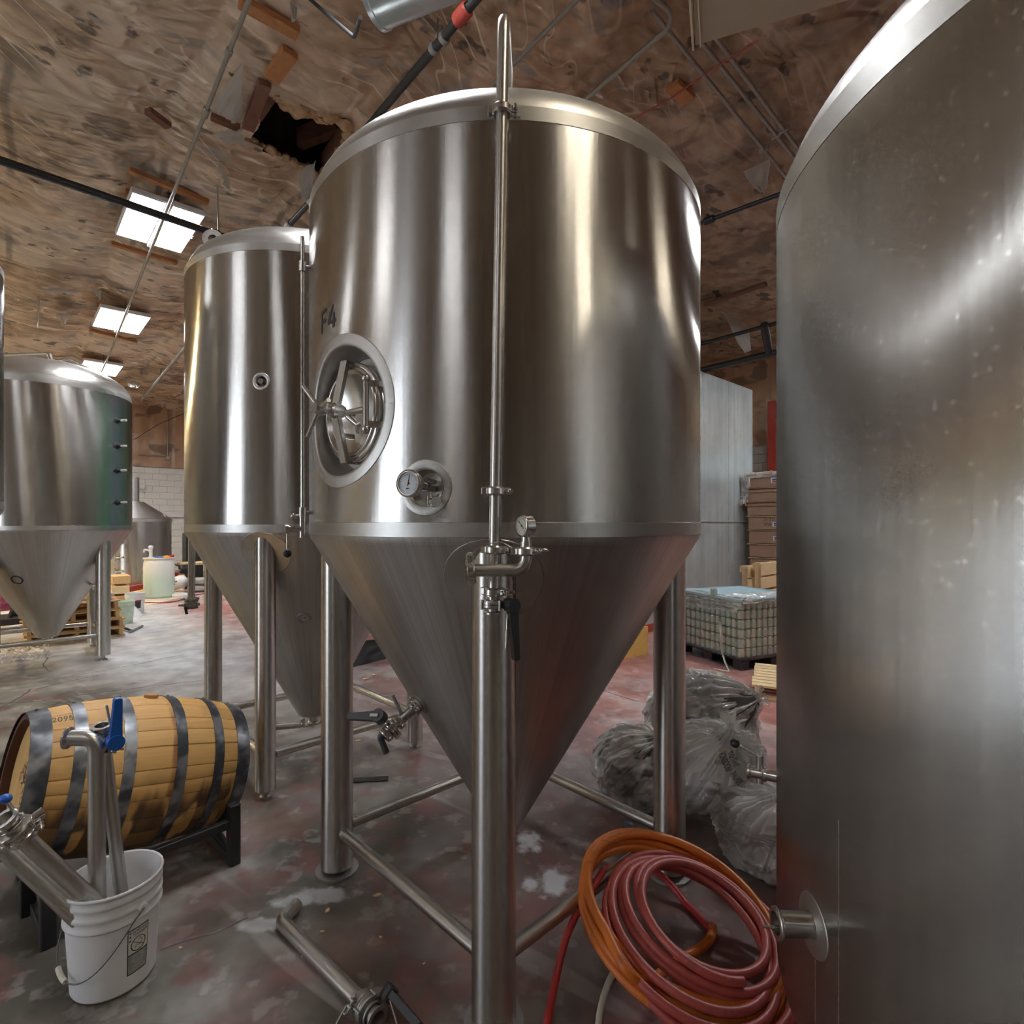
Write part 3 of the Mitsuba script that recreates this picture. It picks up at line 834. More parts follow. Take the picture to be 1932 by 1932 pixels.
# ceiling lamps: two lit panels on a spine, in rows along the hall
scene['lamp_glow'] = {'type': 'diffuse', 'reflectance': rgb(.8, .8, .8)}
def lamp(a, b, power, label, group=None, z=5.08):
    k = thing('ceiling_lamp', label, 'ceiling lamp', group)
    o = AB(a, b, z)
    part(k, 'housing', box(.70, 1.18, .05, frame(o + UP * .045, UP, B), .006), 'lamp_housing')
    part(k, 'spine', box(.05, 1.18, .05, frame(o, UP, B), .006), 'lamp_housing')
    for s in (-1, 1):
        m = frame(o + B * s * .185 + UP * .012, -UP, B)
        v = np.array([[-.15, -.57, 0], [.15, -.57, 0], [.15, .57, 0], [-.15, .57, 0]]) @ m[:3, :3].T + m[:3, 3]
        part(k, 'panel', G(v, [[0, 1, 2], [0, 2, 3]]), 'lamp_glow', smooth=False, emitter={'type': 'area', 'radiance': rgb(*power)})
    for t in (-.5, .5):
        part(k, 'hanger', rod(o + A * t + UP * .06, o + A * t + UP * (CEIL - z), .004, 6), 'wire_dark')
    return k


P1, P2, P3 = FL(300, 428, 5.08), FL(228, 609, 5.08), FL(190, 697, 5.08)
ROW_B = float(P1 @ B)
lamp(float(P1 @ A), ROW_B, LAMP, 'nearest lit two panel ceiling lamp, crossed by a black pipe')
lamp(float(P2 @ A), float(P2 @ B), LAMP, 'second lit two panel ceiling lamp along the conduit')
lamp(float(P3 @ A), float(P3 @ B), LAMP, 'farthest lit two panel ceiling lamp, above the dome of the left tank')
STEP = float(P2 @ A) - float(P1 @ A)
lamp(float(P1 @ A) - STEP - .85, ROW_B, LAMP, 'lit two panel ceiling lamp just above the top edge of the picture')
for k in (2, 3):
    lamp(float(P1 @ A) - STEP * k, ROW_B, LAMP_WARM, 'lit two panel ceiling lamp of the middle row behind the camera', 'lamps behind the camera')
for k in (-1, 0, 1):
    lamp(float(P1 @ A) + STEP * (k - 1), -4.2, LAMP_SIDE, 'lit two panel ceiling lamp of the left side row out of view', 'lamps of the left row')
for k in (2, 3):
    lamp(float(P1 @ A) + STEP * (k - 1), -4.2, LAMP_GOLD, 'warm lit two panel ceiling lamp of the left side row near the far wall', 'warm lamps near the far wall')
for k in (-3.5, -2.5, -1.5):
    lamp(float(P1 @ A) + STEP * k, 6.7, LAMP if k > -2 else LAMP_WARM, 'lit two panel ceiling lamp of the right side row behind the camera', 'lamps of the right row')
for k in (0.4, 1.5):
    lamp(float(P1 @ A) + STEP * k, 6.7, LAMP, 'lit two panel ceiling lamp of the right side row hidden by the tanks', 'hidden lamps of the right row')
lamp(2.2, 10.3, LAMP, 'lit two panel ceiling lamp above the cartons hidden by the right tank')
# big door with frosted panes in the left wall, seen only as the bright stripe in the steel
dw = numbered('door_1'); labels[dw] = {'label': 'tall sectional door with frosted daylit panes in the left wall', 'kind': 'structure'}
for iz in range(5):
    for ia in range(2):
        c_ = AB(3.6 + 1.12 * ia, B_MIN + .03, .62 + .70 * iz)
        m = frame(c_, B, A)
        v = np.array([[-.5, -.30, 0], [.5, -.30, 0], [.5, .30, 0], [-.5, .30, 0]]) @ m[:3, :3].T + m[:3, 3]
        part(dw, 'pane', G(v, [[0, 1, 2], [0, 2, 3]]), 'lamp_glow', smooth=False, emitter={'type': 'area', 'radiance': rgb(*DAY)})
    part(dw, 'rail', box(2.4, .10, .06, frame(AB(4.16, B_MIN + .03, .27 + .70 * iz), B, A), .004), 'white_plastic', smooth=False)
for ia in range(3):
    part(dw, 'stile', box(.10, 3.5, .06, frame(AB(3.04 + 1.12 * ia, B_MIN + .03, 1.98), B, A), .004), 'white_plastic', smooth=False)
# ------------------------------------------------------------------ tank helpers
def ray_cyl(px, C, R):
    """(depth, angle on the cylinder) where the sight lines of column px first meet the upright cylinder"""
    s = (px - CX) / F
    a, b, c = 1 + s * s, -2 * (s * C[0] + C[1]), C[0] ** 2 + C[1] ** 2 - R * R
    d = max(b * b - 4 * a * c, 0.0)
    t = (-b - math.sqrt(d)) / (2 * a)
    return t, math.atan2(t - C[1], s * t - C[0])


def ring_on_cyl(C, R, th0, z0, prof, n=64):
    """a ring laid on the cylinder: prof = [(radius in the surface, height above it), ...]"""
    ph = np.linspace(0, 2 * PI, n + 1)[:, None]
    pr_ = np.array(prof)
    th = th0 + pr_[None, :, 0] * np.cos(ph) / R
    z = z0 + pr_[None, :, 0] * np.sin(ph)
    r = R + pr_[None, :, 1]
    v = np.stack([C[0] + r * np.cos(th), C[1] + r * np.sin(th), z], -1)
    return G(v.reshape(-1, 3), grid_faces(n + 1, len(pr_)))


def clampm(m, r):
    """tri-clamp round a pipe of radius r; the frame's z is the pipe, x the wing nut side"""
    R = r + .013
    ring = lathe([(r * .9, -.013), (R - .004, -.013), (R, -.008), (R, .008), (R - .004, .013), (r * .9, .013)], 24, m)
    x = R
    bits = [box(.016, .02, .022, move_local(m, (-x - .004, 0, 0)), .002), box(.02, .009, .02, move_local(m, (x + .006, .009, 0)), .002), box(.02, .009, .02, move_local(m, (x + .006, -.009, 0)), .002)]
    bolt = tube([pt(m, (x + .009, -.03, 0)), pt(m, (x + .009, .03, 0))], .004, 8)
    wing = [box(.026, .006, .012, move_local(m, (x + .012, .028, 0)), .002), ball(pt(m, (x + .009, -.02, 0)), .008, 1)]
    return cat(ring, bolt, *bits, *wing)


def pt(m, p):
    return m[:3, :3] @ np.asarray(p, float) + m[:3, 3]


def move_local(m, p):
    q = m.copy()
    q[:3, 3] = pt(m, p)
    return q


def ferrule(m, r, L, rim=.012):
    """open pipe stub with a tri-clamp rim at its outer end (local z)"""
    return lathe([[(r, 0), (r, L - .012)], [(r, L - .012), (r + rim * .8, L - .004)], [(r + rim, L - .004), (r + rim, L)], [(r + rim, L), (r - .002, L)], [(r - .002, L), (r - .002, L - .06)], [(r - .002, L - .06), (0, L - .06)]], 28, m)


def butterfly(m, r):
    """butterfly valve body, local z = pipe axis, stem along x"""
    R = r + .017
    body = lathe([(r + .006, -.030), (r + .010, -.030), (r + .010, -.024), (r, -.022), (r, -.014), (R, -.012), (R + .002, -.008), (R + .002, -.001), (R - .003, 0), (R + .002, .001), (R + .002, .008), (R, .012), (r, .014), (r, .022), (r + .010, .024), (r + .010, .030), (r + .006, .030)], 32, m)
    bits = [tube([pt(m, (R * .9, 0, 0)), pt(m, (R + .03, 0, 0))], .009, 12)]
    for a in (45, 135, 225, 315):
        c, s = math.cos(math.radians(a)), math.sin(math.radians(a))
        bits.append(tube([pt(m, ((R + .004) * c, (R + .004) * s, -.015)), pt(m, ((R + .004) * c, (R + .004) * s, .015))], .0045, 8))
    return cat(body, *bits)


def lever(o, along, up, L, w=.030):
    """plastic pull handle: hub at o, grip running along 'along'; its flat side faces 'up'"""
    along = np.asarray(along, float) / np.linalg.norm(along)
    m = frame(o, up, along)
    hub = trimesh.creation.cylinder(radius=w * .72, height=w * 1.15, sections=24)
    prof = [(0, -w * .55), (L * .35, -w * .45), (L * .97, -w * .33), (L, -w * .2), (L, w * .2), (L * .97, w * .33), (L * .35, w * .45), (0, w * .55)]
    g = prism(prof, w * .62)
    g.apply_translation([0, 0, -w * .2])
    return move(trimesh.util.concatenate([hub, g]), m)


def foot(C, r, z, flange=None):
    """adjustable foot below a leg"""
    a = [lathe([(0, z), (.022, z), (.022, .02), (r * .55, .014), (r * .55, .0), (0, .0)], 20, rotz(0, (C[0], C[1], 0)))]
    if flange:
        a.append(lathe([(r * .6, .0), (flange, .0), (flange, .012), (r * .6, .014)], 40, rotz(0, (C[0], C[1], 0))))
    return cat(*a)


def dome_prof(R, z0, h, n=20):
    r = R * np.sin(np.linspace(PI / 2, 0, n))
    z = z0 + h * np.maximum(1 - (r / R) ** 2.1, 0) ** 0.52
    return [(float(a), float(b)) for a, b in zip(r, z)]


class Tank:
    pass


def fermenter(label, C, R, rb, zb, zs, zt, dome_h, legs, leg_r, brace_z, leg_bot, flange=None, shell='steel_shell', hole=None, group=None):
    t = Tank()
    t.C, t.R, t.rb, t.zb, t.zs, t.zt = np.array([C[0], C[1], 0.0]), R, rb, zb, zs, zt
    t.key = k = thing('fermenter', label, 'fermenter tank', group)
    o = rotz(-PI, (C[0], C[1], 0))
    hh = None if hole is None else (lambda th, z: hole(th - PI, z))
    zz = np.linspace(zs + .05, zt - .045, 100)
    part(k, 'shell', lathe([[(R, float(z)) for z in zz]], 300, o, hh), shell)
    part(k, 'weld_band', lathe([(R - .004, zs + .001), (R + .0015, zs + .003), (R + .0015, zs + .05), (R, zs + .051)], 160, o), 'steel_band')
    part(k, 'weld_band', lathe([(R, zt - .046), (R + .0015, zt - .045), (R + .0015, zt), (R - .012, zt + .003)], 160, o), 'steel_band')
    part(k, 'dome', lathe([dome_prof(R - .010, zt + .002, dome_h)], 120, o), 'steel_dome')
    kn = [(R, zs + .002), (R - .004, zs - .012), (R - .012, zs - .026)]
    cone = [(float(x), float(y)) for x, y in zip(np.linspace(R - .014, rb, 30), np.linspace(zs - .028, zb, 30))]
    part(k, 'cone', lathe([kn + cone, [(rb, zb), (rb * .6, zb - .004)]], 200, o), 'steel_cone')
    part(k, 'outlet', lathe([[(rb * .55, zb), (rb * .55, zb - .05)], [(rb * .55, zb - .05), (rb * .85, zb - .052)], [(rb * .85, zb - .052), (rb * .85, zb - .065)], [(rb * .85, zb - .065), (0, zb - .065)]], 32, o), 'steel_polish')
    for p in legs:
        part(k, 'leg', lathe([[(leg_r * .5, leg_bot), (leg_r, leg_bot)], [(leg_r, leg_bot), (leg_r, 1.0), (leg_r, zs - .008)]], 48, rotz(0, (p[0], p[1], 0))), 'steel_leg')
        part(k, 'foot', foot(p, leg_r, leg_bot + .005, flange), 'steel_dull')
    for i in range(len(legs)):
        a, b = np.array([*legs[i], brace_z]), np.array([*legs[(i + 1) % len(legs)], brace_z])
        d = (b - a) / np.linalg.norm(b - a)
        part(k, 'brace', rod(a + d * leg_r * .97, b - d * leg_r * .97, .0265), 'steel_pipe')
    return t


def cone_point(t, px, py):
    """where the sight line of a pixel meets the tank's cone, and the outward normal there"""
    d = np.array([(px - CX) / F, 1.0, -(py - HY) / F])
    kk = (t.R - .014 - t.rb) / (t.zs - .028 - t.zb)
    last = None
    for Y in np.linspace(0.8, t.C[1], 4000):
        p = np.array([0, 0, EYE]) + d * Y
        rr = t.rb + kk * (p[2] - t.zb)
        q = p - t.C
        if math.hypot(q[0], q[1]) <= rr:
            n = np.array([q[0], q[1], 0]) / math.hypot(q[0], q[1])
            n = n - UP * kk
            return p, n / np.linalg.norm(n)
    dd = d / np.linalg.norm(d)                       # no hit: the point of the cone nearest to the sight line
    best = (9, None)
    for th in np.linspace(0, 2 * PI, 361):
        for z in np.linspace(t.zb, t.zs - .03, 80):
            r = t.rb + kk * (z - t.zb)
            p = t.C + np.array([r * math.cos(th), r * math.sin(th), z])
            e = np.linalg.norm(np.cross(p - np.array([0, 0, EYE]), dd))
            if e < best[0]: best = (e, p, th)
    n = np.array([math.cos(best[2]), math.sin(best[2]), -kk])
    return best[1], n / np.linalg.norm(n)


def cone_plate(t, centre, rad, off=.003, inner=0.0):
    """round reinforcing plate lying on the cone around the point of the cone below 'centre'"""
    kk = (t.R - .014 - t.rb) / (t.zs - .028 - t.zb)
    sl = math.hypot(1, kk)
    q = np.asarray(centre) - t.C
    th0 = math.atan2(q[1], q[0])
    r0 = math.hypot(q[0], q[1])
    z0 = t.zb + (r0 - t.rb) / kk
    ph = np.linspace(0, 2 * PI, 65)[:, None]
    rr = np.array([inner, rad - .004, rad, rad + .001])[None]
    of = np.array([off, off, off * .6, 0.0])[None]
    z = z0 + rr * np.sin(ph) / sl
    r = t.rb + kk * (z - t.zb)
    th = th0 + rr * np.cos(ph) / r0
    r = r + of
    v = np.stack([t.C[0] + r * np.cos(th), t.C[1] + r * np.sin(th), z - of * kk], -1)
    return G(v.reshape(-1, 3), grid_faces(65, 4))


# ------------------------------------------------------------------ the main tank
MC, MR = (-.03, 2.59), .866
MLEG = [(-.06, 1.806), (.735, 2.575), (0.0, 3.375), (-.825, 2.60)]
tm, thm = ray_cyl(641, MC, MR)
zm = EYE - (776 - HY) / F * tm
tg, thg = ray_cyl(803, MC, MR)
zg = EYE - (920 - HY) / F * tg


def main_hole(th, z):
    a = ((th - thm) * MR) ** 2 + (z - zm) ** 2 < .243 ** 2
    b = ((th - thg) * MR) ** 2 + (z - zg) ** 2 < .066 ** 2
    return a | b


tk = fermenter('large stainless conical fermenter with F4 lettering and a tall spray pipe in the middle', MC, MR, .055, .20, 1.590, 2.945, .30, MLEG, .0725, .20, .03, .098, hole=main_hole)
K = tk.key
for p in MLEG:
    part(K, 'leg_plate', cone_plate(tk, (p[0], p[1], 0), .165), 'steel_band')

# manway: recessed door with cross bar and hinge
mw = numbered(K + '__manway')
N = np.array([math.cos(thm), math.sin(thm), 0]); TT = np.array([-math.sin(thm), math.cos(thm), 0])
P0 = np.array([MC[0], MC[1], zm]) + N * MR
mf = frame(P0, N, TT)                 # local x to the right, y up, z outward
part(mw, 'collar', ring_on_cyl(MC, MR, thm, zm, [(.270, .0), (.2685, .003), (.240, .0045), (.229, .003), (.226, -.004), (.225, -.014)], 96), 'steel_satin', None, True)
ph = np.linspace(0, 2 * PI, 97)
inner = ring_on_cyl(MC, MR, thm, zm, [(.225, -.014), (.2245, -.015)], 96).v.reshape(97, 2, 3)[:, 0]
back = np.array([pt(mf, (.205 * math.cos(a), .205 * math.sin(a), -.105)) for a in ph])
rows = np.stack([inner * (1 - s) + back * s for s in np.linspace(0, 1, 6)], 1)
part(mw, 'recess', G(rows.reshape(-1, 3), grid_faces(97, 6)), 'steel_satin', None, True)
part(mw, 'back_ring', lathe([(.206, -.105), (.172, -.105), (.168, -.10), (.168, -.07)], 64, mf), 'steel_satin')
part(mw, 'neck', lathe([(.178, -.105), (.178, -.062), (.173, -.058), (.164, -.058)], 64, mf), 'steel_polish')
door = part(mw, 'door', lathe([[(.176, -.056), (.179, -.050), (.176, -.044), (.165, -.043)], [(float(r), float(-.043 + .010 * math.sin(min(1, (0.165 - r) / .02) * PI) - (0.045 * (1 - (r / .155) ** 2) if r < .155 else 0))) for r in np.linspace(.165, 0, 24)]], 72, mf), 'steel_polish', 'dished round door')
L = lambda x, y, z: pt(mf, (x, y, z))
bz = .0
part(mw, 'cross_bar', cat(bar(L(.0, .182, bz - .022), L(-.008, 0, bz + .012), .040, .018, N, .003), bar(L(-.008, 0, bz + .012), L(.0, -.182, bz - .022), .040, .018, N, .003)), 'steel_pipe', 'vertical cross bar')
for s in (-1, 1):
    part(mw, 'bar_lug', cat(rod(L(.0, s * .170, bz - .02), L(.004, s * .167, -.075), .015), box(.03, .03, .03, move_local(mf, (.004, s * .167, -.07)), .004)), 'steel_pipe')
part(mw, 'screw', cat(rod(L(-.008, 0, .085), L(.0, 0, -.06), .011), lathe([(.0, -.03), (.024, -.03), (.027, -.02), (.027, .018), (.02, .024), (0, .024)], 24, move_local(mf, (-.008, 0, bz + .012)))), 'steel_polish')
hw = part(mw, 'hand_wheel', lathe([(0, -.02), (.021, -.02), (.023, -.012), (.023, .012), (.018, .02), (0, .02)], 24, move_local(mf, (-.008, 0, .072))), 'steel_polish', 'three spoked hand knob')
for a in (128, 5, 250):
    d = np.array([math.cos(math.radians(a)), math.sin(math.radians(a)), .25])
    part(mw, 'spoke', rod(L(-.008, 0, .072) + mf[:3, :3] @ d * .018, L(-.008, 0, .072) + mf[:3, :3] @ d * .105, .0075), 'steel_polish')
part(mw, 'hinge_pin', cat(rod(L(.155, .085, -.005), L(.155, -.075, -.005), .010), ball(L(.155, .09, -.005), .015, 2), ball(L(.155, -.08, -.005), .015, 2)), 'steel_polish')
for y in (.075, -.062):
    part(mw, 'hinge_bracket', bar(L(.152, y, -.005), L(.205, y, -.09), .012, .022, (0, 0, 1), .002), 'steel_pipe')
part(mw, 'hinge_arm', cat(tube(bend([L(.152, -.012, -.005), L(.03, -.012, .0), L(.085, -.055, -.02)], .03), .011, 12), rod(L(.085, -.055, -.02), L(.04, -.07, -.05), .010)), 'steel_pipe')
part(mw, 'arm_stud', cat(rod(L(.0, -.085, -.055), L(.0, -.085, .0), .010), lathe([(0, -.008), (.016, -.008), (.016, .008), (0, .008)], 6, move_local(mf, (-.03, -.085, -.02)))), 'steel_polish')

# F4 lettering wrapped onto the shell
def wrap_text(text, height, C, R, th, z, depth=.0008, bold=True, tilt=0.0):
    g = meshkit.text_mesh(text, height, depth, bold)
    g = g.subdivide_to_size(.012)
    v = g.vertices.copy()
    v[:, 0] -= (v[:, 0].min() + v[:, 0].max()) / 2
    v[:, 1] -= height / 2
    a = th + v[:, 0] / R
    g.vertices = np.stack([C[0] + (R + .0004 + v[:, 2]) * np.cos(a), C[1] + (R + .0004 + v[:, 2]) * np.sin(a), z + v[:, 1]], 1)
    return g


tt, tht = ray_cyl(619, MC, MR)
part(K, 'lettering', wrap_text('F4', .080, MC, MR, tht, EYE - (601 - HY) / F * tt), 'ink', 'dark F4 lettering', False)

# thermometer in its recess
th_ = numbered(K + '__thermometer')
N = np.array([math.cos(thg), math.sin(thg), 0]); TT = np.array([-math.sin(thg), math.cos(thg), 0])
gf = frame(np.array([MC[0], MC[1], zg]) + N * MR, N, TT)
part(th_, 'collar', ring_on_cyl(MC, MR, thg, zg, [(.090, .0), (.088, .004), (.064, .004), (.058, -.004)], 64), 'steel_satin', None, True)
part(th_, 'recess', lathe([(.0595, -.002), (.052, -.060), (0, -.062)], 48, gf), 'steel_pipe')
off = np.array([-.018, .008, 0])
part(th_, 'stem', cat(rod(pt(gf, (0, 0, -.06)), pt(gf, off + (0, 0, .05)), .011), lathe([(0, -.01), (.016, -.01), (.016, .01), (0, .01)], 6, move_local(gf, off * .4 + (0, 0, -.02))), rod(pt(gf, (.01, .02, -.05)), pt(gf, (.012, .022, .02)), .008)), 'steel_polish')
df = frame(pt(gf, off + (0, 0, .052)), N + TT * -.10 + UP * .03, TT)
part(th_, 'case', lathe([[(0, 0), (.036, .0), (.040, .004)], [(.040, .004), (.040, .020)], [(.040, .020), (.043, .022), (.043, .028), (.036, .029)], [(.036, .029), (.036, .024)]], 48, df), 'steel_polish')
dial = part(th_, 'dial', lathe([[(.0362, .024), (0, .024)]], 40, df), 'dial_white', 'round white dial')
tk_ = []
for k in range(24):
    a = math.radians(-45 + k * 270 / 23)
    r0, r1 = (.024, .031) if k % 3 == 0 else (.027, .031)
    tk_.append(bar(pt(df, (r0 * math.cos(a), r0 * math.sin(a), .0245)), pt(df, (r1 * math.cos(a), r1 * math.sin(a), .0245)), .0012, .0006, N))
part(th_, 'dial_marks', trimesh.util.concatenate(tk_ + [box(.010, .004, .0006, move_local(df, (-.004, -.016, .0245)))]), 'ink', smooth=False)
part(th_, 'needle', trimesh.util.concatenate([bar(pt(df, (-.004, -.008, .0255)), pt(df, (.003, .026, .0255)), .0016, .0008, N), ball(pt(df, (0, 0, .0255)), .003, 1)]), 'ink')
part(th_, 'side_valve', cat(rod(pt(gf, (.035, -.03, -.03)), pt(gf, (.055, -.048, .05)), .011), lathe([(0, -.012), (.017, -.012), (.017, .012), (0, .012)], 8, frame(pt(gf, (.055, -.048, .05)), TT + N, UP)),
                            tube(bend([pt(gf, (.02, -.03, .03)), pt(gf, (.03, -.06, .05)), pt(gf, (.045, -.055, .05)), pt(gf, (.035, -.02, .04))], .02), .003, 8)), 'steel_polish')

# the tall spray pipe with its fittings
sp = numbered(K + '__spray_pipe')
Yp = 1.668
top, clampA, clampB, teeP = W(950, 46, Yp), W(947, 210, Yp), W(935, 927, Yp), W(933, 1076, Yp)
bot = W(931, 1150, Yp)
axis_up = (clampA - teeP) / np.linalg.norm(clampA - teeP)
head_in = np.array([-.04, 2.35, 3.18])
part(sp, 'pipe', tube(bend([clampB, clampA, top + axis_up * .05, np.array([top[0] + .012, Yp + .26, top[2] + .05]), head_in], .085, 14), .0178, 24), 'steel_pipe')
part(sp, 'lower_pipe', tube([teeP, clampB * .5 + teeP * .5, clampB], .0185, 24), 'steel_pipe')
rf = frame(clampA, axis_up, (1, 0, 0))
part(sp, 'clamp', clampm(frame(clampA, axis_up, (1, 0, 0)), .0178), 'steel_polish')
part(sp, 'clamp', clampm(frame(clampB, axis_up, (1, .1, 0)), .0185), 'steel_polish')
part(sp, 'standoff', cat(rod(clampB + np.array([.012, .01, -.004]), clampB + np.array([.022, .085, -.02]), .006), rod(clampA + np.array([.012, .01, -.004]), clampA + np.array([.016, .09, -.02]), .006)), 'steel_pipe')
part(sp, 'tee', tube([bot, teeP, W(934, 1040, Yp)], .0185, 24), 'steel_pipe')
part(sp, 'clamp', clampm(frame(W(934, 1037, Yp), axis_up, (1, -.2, 0)), .0185), 'steel_polish')
part(sp, 'clamp', clampm(frame(W(932, 1116, Yp), axis_up, (.8, -.4, 0)), .0185), 'steel_polish')
part(sp, 'valve_body', butterfly(frame(W(931, 1139, Yp), axis_up, (1, -.25, 0)), .0185), 'steel_polish')
hubp = W(965, 1142, Yp - .03)
part(sp, 'valve_handle', lever(hubp, W(975, 1240, Yp - .03) - hubp, (.55, -.83, 0), .165, .030), 'black_plastic', 'black pull handle')
part(sp, 'trigger', rod(W(958, 1150, Yp - .03), W(954, 1223, Yp - .04), .0028, 8), 'steel_polish')
Yg = Yp - .045
arm = [W(890, 1076, Yg), W(933, 1076, Yg), W(972, 1076, Yg), W(992, 1052, Yg), W(993, 1022, Yg)]
part(sp, 'side_arm', tube(bend([arm[0], W(992, 1076, Yg), arm[4]], .042, 12), .0185, 24), 'steel_pipe')
part(sp, 'side_arm_neck', rod(W(933, 1076, Yg), teeP, .0185), 'steel_pipe')
part(sp, 'clamp', clampm(frame(W(992, 1040, Yg), UP, (1, -.15, 0)), .0185), 'steel_polish')
part(sp, 'clamp', clampm(frame(W(889, 1074, Yg), (1, 0, .1), (-.2, -.3, 1)), .0185), 'steel_polish')
part(sp, 'end_cap', lathe([(0, -.004), (.029, -.004), (.030, .004), (0, .006)], 28, frame(W(882, 1074, Yg), (-1, 0, 0))), 'steel_polish')
part(sp, 'lanyard', tube(bend([W(885, 1060, Yg), W(897, 1038, Yg), W(918, 1026, Yg + .01), W(946, 1022, Yg + .02), W(968, 1034, Yg)], .03), .0016, 6), 'steel_polish', 'thin wire lanyard')
pg = part(sp, 'gauge_neck', cat(rod(W(993, 1030, Yg), W(993, 1016, Yg), .0155), lathe([(.0155, -.0), (.0155, .012), (.007, .014), (.007, .03), (0, .03)], 24, frame(W(993, 1021, Yg), UP)), lathe([(0, 0), (.009, 0), (.009, .012), (0, .012)], 6, frame(W(993, 1013, Yg), UP))), 'steel_polish')
gd = np.array([-.84, -.54, -.02])
gm = frame(W(994, 992, Yg) - gd / np.linalg.norm(gd) * .012, gd, (0, 0, 1))
part(sp, 'gauge_case', lathe([[(0, -.004), (.026, -.004), (.030, 0)], [(.030, 0), (.030, .026)], [(.030, .026), (.0325, .027), (.0325, .032), (.028, .033)], [(.028, .033), (.028, .029)]], 40, gm), 'steel_polish')
part(sp, 'gauge_dial', lathe([[(.0285, .029), (0, .029)]], 36, gm), 'dial_cream', 'cream pressure gauge dial')
mk = [bar(pt(gm, (.019 * math.cos(a), .019 * math.sin(a), .0294)), pt(gm, (.025 * math.cos(a), .025 * math.sin(a), .0294)), .001, .0005, gd) for a in np.radians(np.linspace(225, 495, 13))]
part(sp, 'gauge_marks', trimesh.util.concatenate(mk), 'ink', smooth=False)
part(sp, 'gauge_needle', trimesh.util.concatenate([bar(pt(gm, (-.008, -.010, .0305)), pt(gm, (.014, .016, .0305)), .0014, .0006, gd), ball(pt(gm, (0, 0, .0302)), .0026, 1)]), 'ink')
part(sp, 'wing_nut', cat(rod(W(1003, 1039, Yg - .01), W(1024, 1040, Yg - .02), .007), ball(W(1026, 1039, Yg - .02), .012, 2, (1.3, .5, .6))), 'steel_polish')

# racking arm low on the cone
cp, cn = cone_point(tk, 792, 1328)
ra = numbered(K + '__racking_valve')
e0 = cp - cn * .02
dirn = np.array([-.62, -.60, -.42]); dirn /= np.linalg.norm(dirn)
e1 = cp + cn * .03
part(ra, 'collar', lathe([(.045, -.004), (.045, .004), (.030, .006), (.022, .03), (.0, .03)], 32, frame(cp, cn)), 'steel_dull')
part(ra, 'clamp', clampm(frame(cp + cn * .028, cn, (.5, -.3, .8)), .0185), 'steel_polish')
q0 = cp + cn * .04
Yr = q0[1]
q1, q2 = W(752, 1362, Yr - .07), W(730, 1384, Yr - .10)
part(ra, 'tube', rod(q0 - (q1 - q0) * .1, q1, .0185), 'steel_polish')
ax = (q2 - q1) / np.linalg.norm(q2 - q1)
part(ra, 'clamp', clampm(frame(q1, ax, (.6, -.5, .6)), .0185), 'steel_polish')
part(ra, 'valve_body', butterfly(frame(q1 * .4 + q2 * .6, ax, (-.5, -.4, .75)), .0185), 'steel_polish')
part(ra, 'clamp', clampm(frame(q2 + ax * .004, ax, (.6, -.5, .6)), .0185), 'steel_polish')
hb_ = W(716, 1352, Yr - .12)
part(ra, 'valve_handle', lever(hb_, W(655, 1344, Yr - .13) - hb_, (-.25, -.72, .6), .135, .036), 'dark_grey_plastic', 'dark grey lever handle')
part(ra, 'handle_tag', box(.034, .012, .002, frame(W(705, 1349, Yr - .138), (-.25, -.72, .6), (-1, 0, .15)), .0005), 'label_white', 'pale tag on the lever')
part(ra, 'spout', tube(bend([q2, W(716, 1388, Yr - .11), W(729, 1420, Yr - .10)], .02), .012, 16), 'dark_grey_plastic', 'dark drain spout')
part(ra, 'stem_rod', rod(W(741, 1312, Yr - .05), W(760, 1352, Yr - .05), .007), 'steel_dull')

# sight tube down the left flank with its ball valve
st = numbered(K + '__sight_tube')
thL = ray_cyl(581, MC, MR)[1] + .10
er = np.array([math.cos(thL), math.sin(thL), 0])
bp = np.array([MC[0], MC[1], 0]) + er * (MR + .030)
part(st, 'tube', tube([bp + UP * 1.66, bp + UP * 2.0, bp + UP * 2.78], .008, 12), 'steel_polish')
for z in (1.68, 2.66):
    part(st, 'holder', cat(rod(bp + UP * z, bp - er * .035 + UP * z, .008), lathe([(.008, -.02), (.014, -.02), (.014, .02), (.008, .02)], 12, frame(bp + UP * z, UP))), 'steel_polish')
vp = bp + UP * 1.615
dl = np.array([-.93, -.36, 0])
part(st, 'sample_valve', cat(rod(bp + UP * 1.58, bp + UP * 1.66, .012), rod(vp, vp + dl * .055, .013), lathe([(0, 0), (.018, 0), (.018, .012), (.012, .016), (0, .016)], 16, frame(vp + dl * .05, dl)), rod(vp + UP * .05, vp + UP * .05 + dl * .03, .008), ball(vp + UP * .05 + dl * .034, .012, 2)), 'steel_polish')
part(st, 'lever', rod(vp + dl * .058, vp + dl * .056 - UP * .085, .0032, 8), 'steel_polish')
part(st, 'knob', ball(vp + dl * .056 - UP * .098, .0155, 3), 'black_plastic', 'black ball knob')

# ladder brackets on the back rim
for px, py, ex in ((668, 232, 0), (606, 306, 1)):
    th = math.atan2(.75, -.66) + ex * .32
    er = np.array([math.cos(th), math.sin(th), 0])
    b0 = np.array([MC[0], MC[1], 0]) + er * MR * .97
    b1 = FL(px - 18, py + 6, 2.99) if False else b0 + er * .22
    tz = np.array([-er[1], er[0], 0])
    prof = [(0, 0), (.25, 0), (.25, .12), (.236, .12), (.236, .075), (.18, .035), (.125, .075), (.125, .12), (.115, .12), (.115, .05), (0, .05)]
    m = np.eye(4); m[:3, 0], m[:3, 1], m[:3, 2], m[:3, 3] = er, UP, -tz, b0 + UP * 2.89
    m[:3, 2] = np.cross(er, UP)
    part(K, 'ladder_bracket', prism(prof, .012, m), 'steel_dull')

